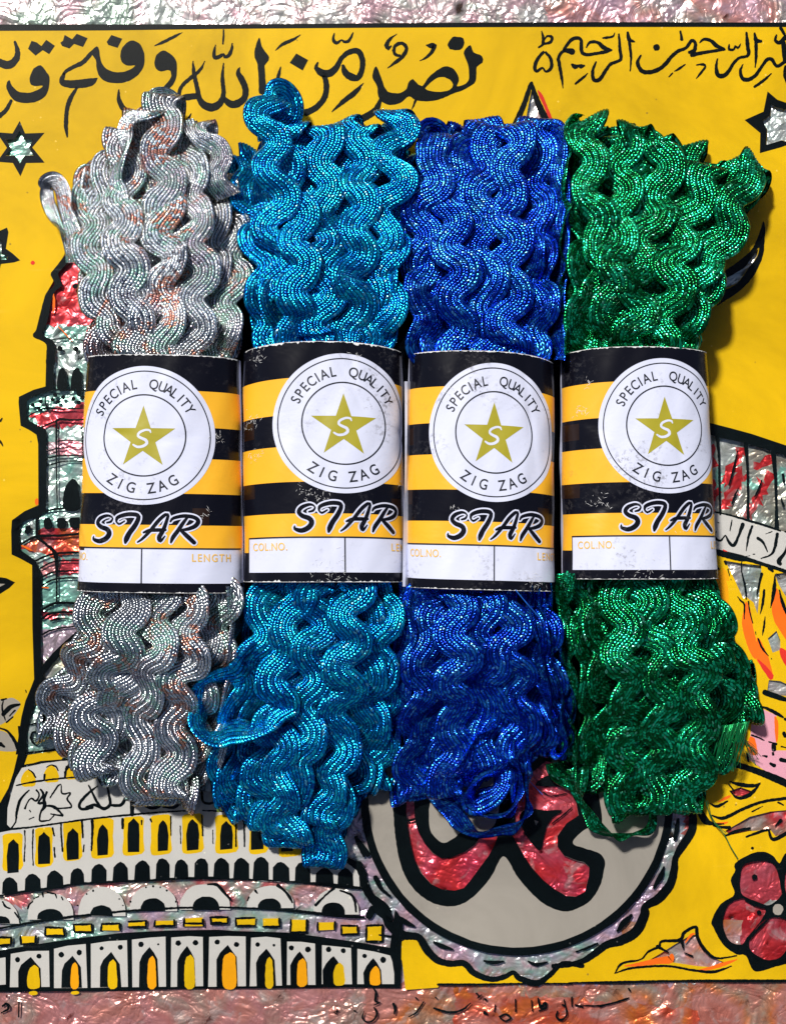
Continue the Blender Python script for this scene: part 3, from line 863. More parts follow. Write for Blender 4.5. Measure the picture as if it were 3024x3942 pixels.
for cx_, top, base, hw in ((210, 312, 425, 48), (380, 280, 395, 50), (532, 255, 372, 48), (680, 340, 370, 40)):
    dm.pg('I', [(TILES['I'][0] + (cx_ + dx) / 1.9178, TILES['I'][1] + y_ / 1.9178) for dx, y_ in ((-hw, base + 8), (-hw - 4, (top + base) / 2), (0, top), (hw, (top + base) / 2), (hw, base + 5), (0, base + 14))], 'yellow', z=-22.6)
dm.sts('I', "210 312 8, 240 335 12, 262 370 12; 330 350 16, 325 390 14; 345 295 10, 375 280 10, 410 290 14, 430 320 8; 480 330 16, 480 375 14; 490 310 22, 530 262 24, 560 290 22, 580 330 14; 600 350 16, 640 355 12; 480 365 18, 492 290 14")
# leaf, blossom and writing on the white frieze
dm.sts('I', "215 465 8, 170 510 18, 140 560 22, 122 640 20, 115 700 12, 85 745 14; 345 480 18, 325 530 22, 330 580 30, 300 630 14, 295 690 14, 345 690 12; 330 580 14, 400 590 22, 465 650 12; 370 520 12, 430 430 14, 450 420 8, 460 490 14, 520 485 12, 495 530 14, 525 590 14, 400 600 12;"
       "270 465 16, 290 500 12, 265 545 16, 230 525 14, 200 560 10, 185 600 16; 300 460 14, 320 500 18, 280 560 14, 310 560 20; 340 690 10, 360 690 10, 400 650 10; 220 615 12, 225 625 10; 215 680 8, 250 665 8; 375 640 10, 460 655 14;"
       "720 435 10, 650 490 20, 590 560 22, 600 605 22, 680 592 24; 655 430 12, 720 560 22, 762 602 26, 812 570 22, 800 480 18, 788 420 10; 820 575 20, 890 575 24, 922 520 22, 890 440 10; 640 590 20, 700 575 24, 750 600 20;"
       "748 365 14, 768 398 22, 790 365 14, 812 392 20, 832 368 8; 975 405 44, 975 500 36, 975 645 30; 1070 420 12, 1042 500 24, 1080 582 24, 1160 592 22, 1212 530 20, 1240 450 26; 1205 590 16, 1290 590 22, 1360 530 20, 1388 480 12; 1490 480 16, 1500 550 20, 1560 562 18, 1620 500 14")
# tall windows with yellow surrounds
for (a0, b0, a1, b1, c0, d0, c1, d1) in ((18, 788, 168, 1055, 55, 825, 140, 1080), (258, 745, 390, 1025, 280, 770, 370, 1015), (465, 700, 605, 980, 492, 745, 582, 980), (672, 680, 838, 962, 720, 718, 800, 948),
                                         (905, 665, 1062, 940, 942, 670, 1030, 925), (1110, 652, 1265, 938, 1165, 685, 1240, 915), (1342, 645, 1500, 925, 1378, 675, 1466, 912),
                                         (1587, 650, 1755, 925, 1626, 690, 1716, 905), (1837, 640, 1975, 930, 1852, 660, 1948, 905), (2055, 800, 2225, 950, 2075, 800, 2162, 920)):
    px = lambda x_, y_: (TILES['I'][0] + x_ / 1.9178, TILES['I'][1] + y_ / 1.9178)
    dm.pg('S', [px(a0, b1 - 20), px(a0 + 6, (b0 + b1) / 2), px(a0, b0 + 14), px(a0 + 20, b0), px(a1 - 20, b0 - 8), px(a1, b0 + 8), px(a1 - 4, (b0 + b1) / 2), px(a1 + 4, b1 - 30), px(a1 - 14, b1 - 4), px(a0 + 30, b1 + 10)], 'yellow', z=-22.6)
    m_ = (c0 + c1) / 2
    dm.pg('S', [px(c0, d1), px(c0 - 3, (d0 + d1) / 2), px(c0 + 6, d0 + 38), px(m_ - 16, d0 + 18), px(m_, d0), px(m_ + 16, d0 + 18), px(c1 - 4, d0 + 42), px(c1 + 2, (d0 + d1) / 2), px(c1 - 2, d1 - 6)], 'black', smooth=False, rough=1.6)
dm.sts('I', "182 765 12, 185 850 8, 178 990 12; 245 755 12, 240 900 10, 245 1020 10; 388 745 14, 400 800 14; 400 890 12, 405 960 12; 450 715 12, 452 800 12, 462 915 16; 605 695 18, 612 815 14; 620 870 10, 615 920 10; 680 695 26, 682 760 20, 675 910 14; 905 680 22, 905 745 20; 1045 690 14, 1045 720 8; 1110 680 16, 1120 700 10; 1260 660 12, 1262 800 10; 1330 730 8, 1335 860 8; 1490 650 10, 1497 800 14; 1570 760 8, 1572 860 8; 1740 650 12, 1742 880 14; 1800 640 16, 1805 880 12")
dm.sts('J', "160 442 10, 400 448 14, 700 440 14; -10 445 12, 95 445 10; 885 640 14, 890 730 18; 930 640 8, 935 740 6")
# row of small dark arches
ar = [(18, 128, 1105, 1230), (185, 298, 1080, 1215), (345, 465, 1058, 1195), (522, 620, 1040, 1165), (675, 785, 1008, 1152), (835, 945, 995, 1142), (995, 1105, 982, 1132), (1150, 1250, 968, 1128), (1288, 1385, 975, 1122), (1435, 1535, 965, 1117)]
ar = [(a / 1.9178, b / 1.9178, 2800 + c_ / 1.9178, 2800 + e / 1.9178) for a, b, c_, e in ar] + \
     [(700 + a / 2, 700 + b / 2, 2900 + c_ / 2, 2900 + e / 2) for a, b, c_, e in ((245, 365, 805, 968), (400, 515, 805, 968), (550, 665, 800, 975), (700, 825, 835, 988), (870, 985, 840, 1002), (1030, 1165, 880, 1018), (1198, 1315, 885, 1034))]
for a, b, t_, e in ar:
    m_ = (a + b) / 2
    dm.pg('S', [(a - 2, e), (a + 1, t_ + 22), (m_ - 14, t_ + 5), (m_, t_), (m_ + 14, t_ + 6), (b, t_ + 24), (b + 2, e)], smooth=False, rough=1.4)
dm.sts('I', "-300 1275 14, 0 1245 12, 180 1213 18, 360 1192 20, 540 1162 18, 720 1148 18, 900 1138 16, 1100 1132 18, 1350 1116 18, 1611 1112 20")
dm.sts('J', "0 968 14, 300 968 14, 550 975 14, 750 985 14, 1000 1003 22, 1180 1020 30, 1370 1040 24")
# half domes over the colonnade
for tile, x_0, x_1, top, base, bl_, br_, bt_ in (('I', -160, 140, 1275, 1450, -60, 75, 1395), ('I', 205, 545, 1225, 1420, 272, 468, 1342), ('I', 575, 930, 1178, 1395, 665, 832, 1315), ('I', 955, 1310, 1165, 1360, 1035, 1222, 1262), ('I', 1325, 1700, 1158, 1350, 1420, 1620, 1250), ('J', 498, 862, 1020, 1195, 585, 762, 1118), ('J', 1010, 1362, 1040, 1245, 1070, 1256, 1148)):
    a0_, b0_, s_ = TILES[tile]
    def half(l, r, t, b, n=13):
        return [(a0_ + ((l + r) / 2 + (r - l) / 2 * math.cos(math.pi * (1 - i / (n - 1)))) / s_, b0_ + (b - (b - t) * math.sin(math.pi * i / (n - 1)) ** 0.8) / s_) for i in range(n)]
    dm.pg('S', half(x_0, x_1, top, base), 'white', z=-23.2, smooth=False, rough=1.5)
    dm.pg('S', half(bl_, br_, bt_, base), smooth=False, rough=1.2)
for (x_, y_, l_, t_) in ((740, 1175, 180, 185), (1130, 1160, 180, 180)):
    for i in range(9):
        an = math.pi * (0.12 + 0.76 * i / 8)
        px_, py_ = x_ - l_ * math.cos(an), 1385 - (x_ > 1000) * 30 - t_ * math.sin(an)
        if rnd.random() < 0.55:
            dm.blob('I', px_, py_, rnd.uniform(4, 9), ry=rnd.uniform(5, 10))
dm.sts('I', "20 1290 12, 40 1325 16, 75 1340 10; 110 1370 14, 145 1420 12; 205 1340 14, 215 1310 16, 240 1290 12; 250 1265 10, 285 1250 10; 315 1225 16, 318 1255 8; 350 1220 14, 400 1230 12; 410 1235 14, 418 1262 8; 455 1255 12, 465 1275 10")
dm.sts('J', "200 1010 14, 270 1015 24, 320 1070 24, 375 1130 16; 565 1060 20, 580 1080 10; 515 1110 14, 505 1135 12; 740 1020 30, 790 1060 20, 830 1110 24, 850 1150 14; 1030 1170 24, 1100 1100 14, 1170 1040 24; 1220 1060 16, 1300 1090 20, 1330 1140 20, 1340 1220 16")
dm.sts('I', "-300 1530 20, 0 1485 16, 250 1440 20, 400 1418 24, 560 1398 20, 900 1362 18, 1150 1345 20, 1350 1334 16, 1611 1336 18")
dm.sts('J', "0 1190 16, 300 1188 16, 600 1198 18, 800 1210 24, 1000 1230 24, 1200 1252 26, 1400 1265 20")
# yellow bricks on foil
brs = [('I', *q) for q in ((35, 1580, 100, 62), (205, 1572, 110, 56), (405, 1510, 138, 62), (610, 1488, 132, 56), (815, 1475, 136, 46), (1010, 1457, 128, 46), (1215, 1450, 150, 44), (1430, 1445, 138, 40), (1590, 1425, 80, 44))] + \
      [('J', *q) for q in ((90, 1290, 140, 46), (285, 1290, 130, 52), (490, 1300, 140, 60), (690, 1305, 128, 56), (900, 1330, 128, 96), (1110, 1335, 126, 64), (1290, 1362, 130, 62), (1480, 1390, 130, 120))]
for tl, bx, by, bw_, bh_ in brs:
    a0_, b0_, s_ = TILES[tl]
    c4 = [(a0_ + (bx + sx * bw_ / 2 + rnd.uniform(-6, 6)) / s_, b0_ + (by + sy * bh_ / 2 + rnd.uniform(-5, 5)) / s_) for sx, sy in ((-1, -1), (1, -1), (1, 1), (-1, 1))]
    dm.pg('S', c4, 'yellow', z=-22.6, smooth=False, rough=1.5)
    for i in range(4):
        if rnd.random() < 0.72:
            p, q = c4[i], c4[(i + 1) % 4]
            dm.st('S', "%f %f 8, %f %f 10, %f %f 6" % (p[0], p[1], (p[0] + q[0]) / 2, (p[1] + q[1]) / 2, q[0], q[1]))
# arcade at the foot
dm.pg('S', tcv('I', "-300 1720, 0 1650, 250 1605, 400 1582, 560 1560, 900 1520, 1250 1502, 1611 1495", 2) + tcv('J', "400 1368, 800 1382, 1100 1420, 1400 1465, 1600 1500, 1640 1200, 1700 1300, 1690 1500, 1690 1560, 1680 1812, 1300 1806, 800 1812, 0 1815", 2) + tcv('I', "900 1948, 0 1955, -300 1960", 2), 'black', z=-22.9, smooth=False)
pan = [('I', q) for q in ("-250 1740, 38 1700, 45 1903, -250 1920", "80 1672, 200 1655, 360 1650, 365 1920, 75 1922", "400 1637, 500 1615, 634 1604, 646 1925, 400 1925", "668 1600, 800 1580, 935 1572, 946 1920, 674 1922", "975 1570, 1100 1556, 1220 1550, 1226 1920, 975 1922", "1262 1552, 1400 1545, 1495 1548, 1500 1915, 1262 1920")] + \
      [('J', q) for q in ("210 1415, 350 1408, 490 1412, 492 1798, 205 1800", "533 1420, 650 1415, 760 1426, 768 1793, 522 1795", "808 1450, 920 1452, 1025 1465, 1030 1783, 805 1785", "1080 1480, 1200 1488, 1303 1502, 1310 1780, 1075 1782", "1352 1510, 1480 1528, 1600 1558, 1620 1600, 1636 1700, 1632 1778, 1350 1778")]
for tl, q in pan:
    dm.pg(tl, q, 'white', z=-22.5, smooth=False, rough=1.6)
arc = [('I', 135, 303, 1695, 1925, 208, 290, 1755), ('I', 455, 602, 1685, 1925, 525, 578, 1735), ('I', 738, 890, 1660, 1922, 800, 862, 1715), ('I', 1028, 1170, 1625, 1920, 1092, 1150, 1690), ('I', 1308, 1440, 1618, 1918, 1366, 1435, 1680),
       ('J', 268, 425, 1480, 1800, 318, 415, 1535), ('J', 572, 720, 1505, 1800, 645, 700, 1570), ('J', 835, 965, 1525, 1787, 890, 960, 1580), ('J', 1085, 1232, 1560, 1782, 1172, 1250, 1612), ('J', 1398, 1535, 1580, 1782, 1450, 1525, 1640)]
for i, (tl, l, r, t_, b, yl, yr, yt) in enumerate(arc):
    a0_, b0_, s_ = TILES[tl]
    q = lambda x_, y_: (a0_ + x_ / s_, b0_ + y_ / s_)
    m_ = (l + r) / 2 + 6
    dm.pg('S', [q(l, b), q(l, t_ + 110), q(l + 22, t_ + 60), q(m_ - 22, t_ + 22), q(m_, t_), q(m_ + 30, t_ + 40), q(r - 5, t_ + 90), q(r + 4, b)], 'black', z=-22.2, smooth=False, rough=1.5)
    m2_ = (yl + yr) / 2
    dm.pg('S', [q(yl, b - 2), q(yl, yt + 50), q(m2_ - 10, yt + 10), q(m2_ + 4, yt), q(yr - 8, yt + 22), q(yr - 2, yt + 70), q(yr, b - 3)], 'amber' if i in (1, 3, 5, 7, 9) else 'yellow', z=-21.8, rough=1.0)
for tl, x_, y_, r_ in (('I', 130, 1718, 20), ('I', 288, 1692, 19), ('I', 452, 1680, 22), ('I', 585, 1665, 21), ('I', 750, 1634, 15), ('I', 888, 1625, 19), ('I', 1040, 1605, 21), ('I', 1168, 1604, 8), ('I', 1315, 1595, 21), ('I', 1443, 1592, 21),
                       ('J', 272, 1455, 21), ('J', 420, 1475, 21), ('J', 583, 1475, 18), ('J', 708, 1480, 11), ('J', 843, 1500, 20), ('J', 970, 1512, 24), ('J', 1128, 1512, 22), ('J', 1242, 1522, 20), ('J', 1405, 1562, 18), ('J', 1548, 1592, 24)):
    dm.blob(tl, x_, y_, r_, z=-21.6)
dm.blob('I', 245, 1965, 36, 'yellow', z=-22.3, ry=16)
dm.blob('I', 552, 1962, 32, 'yellow', z=-22.3, ry=14)
dm.build(painting)

# --- medallion
md = Part("round_medallion")
RA = "330 320, 385 320, 390 480, 402 560, 425 620, 470 700, 530 770, 600 810, 680 800, 780 760, 860 700, 930 600, 1000 590, 1035 610, 1010 700, 960 790, 900 870, 820 980, 770 1040, 700 1060, 600 1050, 520 1010, 440 920, 390 820, 358 700, 335 560, 325 450"
RB = "1110 590, 1160 560, 1170 300, 1260 180, 1400 60, 1560 100, 1620 280, 1640 420, 1650 480, 1560 540, 1490 640, 1490 720, 1540 790, 1640 830, 1690 840, 1735 880, 1730 950, 1700 1070, 1630 1105, 1560 1100, 1470 1050, 1380 980, 1290 880, 1220 770, 1150 650"
LET = "240 290, 230 500, 250 700, 290 880, 370 1030, 500 1140, 640 1180, 760 1160, 870 1080, 980 950, 1075 795, 1180 950, 1300 1090, 1420 1180, 1550 1220, 1658 1190, 1748 1130, 1818 1020, 1848 900, 1853 830, 1808 770, 1688 730, 1608 695, 1648 630, 1748 565, 1830 560, 1800 300, 1700 60, 1500 -100, 1300 -140, 1100 100, 1000 560, 780 590, 700 650, 620 690, 560 660, 510 590, 500 450, 500 290"
ring = lambda r, n=96: [(1990 + r * math.cos(i * 2 * math.pi / n), 3077 + r * math.sin(i * 2 * math.pi / n)) for i in range(n)]
md.pg('S', ring(580), 'grey', smooth=False, rough=0, holes=[('K', RA), ('K', RB)])  # white disc drawn grey, the shade over it painted in
md.pg('S', ring(603), 'black', z=-21.2, smooth=False, rough=1.2, holes=[('S', ring(572, 90))])
letter = catmull(tcv('K', LET, 2), True, 9.0)
md.pg('S', [tuple(p) for p in letter], 'black', z=-21.9, smooth=False, holes=[('K', RA), ('K', RB)])
md.pg('S', "2030 2440, 2280 2440, 2250 2700, 2260 2930, 2060 2930", smooth=False)
md.pg('K', "1195 500, 1230 440, 1300 430, 1400 442, 1525 440, 1450 500, 1410 560, 1385 650, 1355 750, 1290 690, 1235 610")
md.pg('K', "1310 515, 1345 525, 1322 558", 'grey', z=-20.6, smooth=False)
md.pg('K', "1320 245, 1420 170, 1500 200, 1590 235, 1580 262, 1450 255")
md.sts('K', "310 500 14, 345 520 22, 400 505 14; 1180 200 30, 1240 180 20; 1600 420 8, 1540 470 12, 1450 540 10; 1380 300 8, 1440 330 8, 1560 310 8")
md.sts('K', "-40 860 60, 10 1000 50, 60 1120 60, 150 1210 60, 200 1330 66, 300 1400 66, 420 1420 56, 480 1510 60, 560 1590 56, 660 1622 50, 770 1620 50, 850 1695 50, 980 1742 44, 1090 1720 40, 1150 1690 36, 1200 1735 46, 1330 1772 50, 1430 1710 40, 1530 1622 40, 1680 1640 36")
md.sts('L', "-110 1640 36, 0 1632 40, 120 1600 46, 200 1550 56, 300 1478 60, 420 1440 76, 530 1370 80, 590 1250 76, 600 1180 60, 700 1120 76, 790 1010 70, 820 900 60, 830 810 50, 880 720 66, 950 610 66, 965 500 62, 930 400 60, 900 330 60")
md.sts('K', "265 1262 26, 320 1300 40, 385 1332 20; 545 1460 26, 610 1490 34, 682 1512 16; 925 1600 14, 1000 1612 30, 1075 1605 14; 1265 1605 14, 1330 1630 30, 1410 1610 14; 90 960 40, 130 1040 30, 200 1100 20; -20 700 30, 30 780 40; 120 1400 14, 250 1420 20")
md.sts('L', "65 1530 12, 150 1500 20, 228 1465 16; 385 1368 22, 430 1310 50, 490 1250 24; 665 1035 24, 715 950 44, 740 880 18; 825 660 30, 840 580 36, 850 510 20")
md.sts('J', "1340 650 30, 1370 710 44, 1400 790 24; 1270 820 40, 1380 900 60, 1400 1000 60, 1450 1100 60, 1560 1180 50, 1600 1280 50; 1440 1250 60, 1480 1200 60, 1560 1260 50, 1620 1340 60")
md.build(painting)

# --- flower and leaves
fl = Part("red_flower")
fl.pg('L', FLO,
      holes=[('L', PET1), ('L', PET2), ('L', PET3), ('L', PET4)])
fl.blob('L', 1618, 1205, 42, 'grey', z=-20.6)
fl.sts('L', "1370 1130 18, 1450 1170 26, 1530 1190 20; 1545 1280 14, 1440 1380 24, 1390 1440 20")
fl.blob('L', 1438, 955, 22)
fl.blob('L', 1472, 1228, 18)
fl.build(painting)
lf = Part("curled_leaf")
lf.sts('L', "362 1697 8, 420 1620 20, 560 1590 14, 620 1530 18, 700 1492 22, 725 1450 20, 860 1440 28, 900 1380 26, 985 1340 26, 1000 1420 28, 1060 1520 26, 1150 1580 18, 1300 1560 10; 362 1697 8, 500 1655 18, 760 1640 18, 950 1670 18, 1120 1685 24, 1260 1640 8;"
       "690 1490 28, 775 1535 12; 875 1440 30, 890 1502 14; 900 1540 10, 960 1565 14")
lf.sts('L', "440 1640 10, 560 1625 30, 700 1600 50, 790 1590 60, 800 1560 30", 'orange', z=-22.0)
lf.sts('L', "980 1680 8, 1100 1655 26, 1200 1625 30, 1300 1590 8; 905 1460 8, 950 1400 20, 980 1390 8", 'orange', z=-22.0)
lf.build(painting)
lf = Part("curled_leaf")
lf.sts('L', "1010 390 30, 1020 450 50, 1060 520 56, 1120 545 24, 1200 545 10; 1110 480 10, 1200 500 28, 1350 430 26, 1500 375 24, 1700 345 26; 1120 560 10, 1190 570 24, 1245 572 26; 1220 635 16, 1300 600 24, 1400 580 22; 1375 645 14, 1500 600 24, 1560 590 10; 1550 600 18, 1580 665 28, 1680 620 34;"
       "1250 220 12, 1340 245 34, 1440 250 26, 1483 228 6; 1250 290 10, 1310 345 22, 1400 320 34, 1482 235 8; 1100 390 10, 1150 410 26, 1230 370 14; 1620 380 16, 1660 400 10; 1420 450 14, 1500 410 8; 1240 240 12, 1280 290 12; 1600 560 10, 1640 520 30")
lf.sts('L', "1130 540 10, 1200 540 20, 1230 530 8; 1160 375 8, 1220 345 26, 1250 330 14", 'orange', z=-21.6)
lf.blob('L', 1422, 732, 12)
lf.build(painting)

# --- facade and flames at the right edge
fc = Part("arched_facade")
fc.pg('N', "200 560, 355 620, 600 685, 800 740, 1161 860, 1400 940, 1400 1050, 1161 965, 1040 925, 740 840, 440 775, 355 745, 200 700", smooth=False)
fc.sts('N', "435 760 40, 455 1000 26, 460 1300 24, 468 1590 18; 735 840 46, 755 1100 28, 760 1400 26, 760 1650 30; 1025 920 56, 1050 1200 36, 1060 1500 30, 1062 1730 50")
fc.sts('N', "650 920 10, 610 1100 24, 560 1280 14; 660 1310 10, 620 1400 26, 590 1480 10; 905 1230 14, 870 1330 24, 830 1400 10; 1130 1170 30, 1140 1240 30; 1110 1420 16, 1140 1500 24")
fc.pg('N', "330 1570, 500 1590, 740 1655, 1100 1760, 1400 1850, 1400 2280, 1161 2185, 700 2015, 330 1930", 'white', z=-23.0, smooth=False)
fc.sts('N', "330 1560 16, 480 1575 18, 740 1645 26, 1000 1725 26, 1100 1762 20; 330 1940 30, 430 1975 36, 700 2045 40, 1161 2190 40, 1300 2230 40")
fc.sts('N', "592 1648 10, 582 1700 18, 572 1762 10; 425 1765 8, 412 1830 24, 470 1868 24, 522 1812 18, 555 1875 30, 610 1915 38, 660 1820 30, 705 1695 44; 805 1715 26, 768 1820 28, 742 1975 8; 865 1840 34, 920 1885 28, 968 1985 10; 1070 1795 34, 1045 1930 34, 1000 2015 24, 900 2052 14;"
       "950 1795 10, 1015 1770 10; 1180 1900 20, 1150 1990 30, 1085 2080 50, 1100 2110 40; 440 1672 10, 455 1678 10; 815 2010 12, 830 2008 12; 700 2040 10, 780 2025 8; 1150 1770 16, 1180 1780 20; 875 1830 8, 905 1865 26")
fc.sts('N', "500 1960 8, 530 1985 24, 555 2000 10", 'redpaint', z=-22.6)
fc.build(painting)
fm = Part("painted_flames")
fm.pg('O', "740 590, 790 700, 810 850, 845 1000, 850 1130, 840 1200, 770 1100, 700 850, 710 700", 'orange')
fm.pg('O', "1060 450, 1120 600, 1200 740, 1200 1020, 1100 900, 1040 800, 1010 640", 'orange')
fm.pg('O', "860 970, 960 1140, 1010 1300, 1020 1400, 930 1290, 850 1200", 'orange')
fm.pg('O', "1100 1080, 1200 1150, 1200 1320, 1110 1180", 'redpaint')
fm.pg('O', "860 1200, 950 1270, 1030 1370, 1000 1420, 930 1330", 'redpaint', z=-22.0)
fm.pg('O', "480 230, 540 280, 560 380, 520 360", 'amber')
fm.pg('O', "430 230, 540 400, 560 700, 540 730, 450 600", 'amber', z=-23.9)
fm.sts('O', "430 80 40, 520 110 40, 680 150 34, 760 150 30; 700 150 14, 690 250 14, 730 430 24, 742 565 14; 905 300 34, 880 400 24, 850 520 10; 1045 320 14, 1035 480 44, 1000 655 10; 930 470 24, 918 600 30, 888 725 8; 940 755 12, 928 860 24, 912 945 10; 650 540 8, 690 590 20, 722 620 22, 720 775 10;"
       "765 590 16, 780 700 14, 812 820 10; 868 985 20, 910 1080 24, 975 1165 8; 1090 470 14, 1130 620 36, 1200 770 40; 990 240 50, 1020 270 30; 1060 300 12, 1100 330 10; 520 170 30, 530 200 20; 550 250 14, 565 320 12; 840 1690 20, 950 1715 30, 1060 1770 40, 1130 1812 20; 940 1550 60, 1050 1590 60, 1200 1640 40; 430 220 30, 450 250 30; 1005 1190 8, 1012 1200 8; 580 355 8, 584 365 8; 840 910 8, 845 940 8")
fm.pg('O', PNK, 'pink', smooth=False)
fm.sts('O', "790 1700 14, 775 1750 34, 785 1790 24; 850 1835 24, 890 1845 46, 930 1835 24; 800 2000 20, 880 2030 20, 930 2055 12; 980 2070 14, 1060 2095 24; 1030 2110 50, 1035 2150 50; 1140 1980 40, 1150 2010 40; 1150 1830 30, 1165 1840 30; 1110 2120 14, 1200 2140 14")
fm.pg('O', "1040 1800, 1075 1850, 1080 2000, 1060 2080, 1045 2000", 'orange', z=-22.4)
fm.pg('O', "790 2010, 830 2030, 860 2200, 780 2190, 760 2080", 'orange', z=-22.4)
fm.sts('L', "1285 85 50, 1400 120 46, 1550 175 56, 1720 250 60; 1380 0 12, 1390 60 20; 1500 20 10, 1530 25 20; 1580 0 20, 1582 10 20; 1560 80 20, 1590 95 30; 1640 50 30, 1680 60 30")
fm.pg('L', "1400 -20, 1700 -20, 1760 200, 1600 130, 1480 90", 'pink', z=-23.4, smooth=False)
fm.build(painting)

# --- small handwriting along the lower border
hw = Part("border_handwriting")
hw.sts('I', "140 2030 10, 138 2140 12; 20 2060 16, 50 2040 16, 60 2080 18, 10 2110 10; 50 1985 10, 52 1998 10")
hw.sts('J', "1490 1850 14, 1485 1910 12, 1520 1920 10, 1480 1940 10; 1480 1960 12, 1500 2010 16, 1470 2060 14, 1420 2070 12, 1390 2040 14, 1400 1990 8; 1190 1965 8, 1192 2010 10, 1170 1995 6, 1210 1990 6; 1630 1930 16, 1640 1970 22, 1635 2010 10; 1325 1985 12, 1335 1990 12")
hw.sts('K', "60 1790 10, 95 1850 14, 90 1910 12, 125 1920 8; 225 1930 16, 240 1970 22, 232 2010 8; 345 2030 8, 400 2000 14, 460 1915 10; 540 1965 16, 620 1990 18, 700 1995 18, 770 1970 18, 820 1925 8; 865 1850 12, 885 1870 14, 875 1890 10, 905 1860 8, 905 1895 8; 930 1895 18, 940 1900 18;"
       "1165 1895 10, 1168 1990 12; 1010 1940 10, 1005 1990 10; 930 2000 30, 945 2010 20; 1045 2030 16, 1090 2010 16, 1130 2040 16, 1090 2065 14, 1050 2040 14; 1290 1905 10, 1297 1985 12; 1340 1890 14, 1360 1960 24, 1395 1920 20, 1400 1960 20, 1350 1985 14; 1490 1990 14, 1480 2030 16, 1520 2055 18, 1560 2010 14, 1540 1900 10; 1600 1880 12, 1600 1950 12; 400 1885 14, 410 1895 14; 550 1880 10, 560 1890 10")
hw.sts('L', "100 1940 8, 250 1945 12, 400 1910 16, 470 1885 12; 60 1940 14, 115 1955 14; 470 1815 16, 480 1830 14; 250 1950 20, 300 1935 12; -40 1940 16, -20 1950 16")
hw.build(painting)['kind'] = 'stuff'

# ------------------------------------------------------------------ the four hanks of rickrack
WID, LAM, AMP = 122.0, 208.0, 29.0      # ribbon width, wave length, wave height (drawing units)
NTH = 10                                # braided threads across


def smooth_interp(t, xs, ys):
    """monotone-ish smooth interpolation of a table"""
    xs = np.asarray(xs, float)
    ys = np.asarray(ys, float)
    i = np.clip(np.searchsorted(xs, t) - 1, 0, len(xs) - 2)
    f = np.clip((t - xs[i]) / (xs[i + 1] - xs[i]), 0, 1)
    m = np.gradient(ys, xs)
    h = xs[i + 1] - xs[i]
    return ((2 * f ** 3 - 3 * f ** 2 + 1) * ys[i] + (f ** 3 - 2 * f ** 2 + f) * h * m[i] + (-2 * f ** 3 + 3 * f ** 2) * ys[i + 1] + (f ** 3 - f ** 2) * h * m[i + 1])


def resample(p, ds):
    seg = np.linalg.norm(np.diff(p, axis=0), axis=1)
    s = np.concatenate([[0], np.cumsum(seg)])
    n = max(3, int(s[-1] / ds))
    t = np.linspace(0, s[-1], n)
    return np.stack([np.interp(t, s, p[:, k]) for k in range(p.shape[1])], 1), t


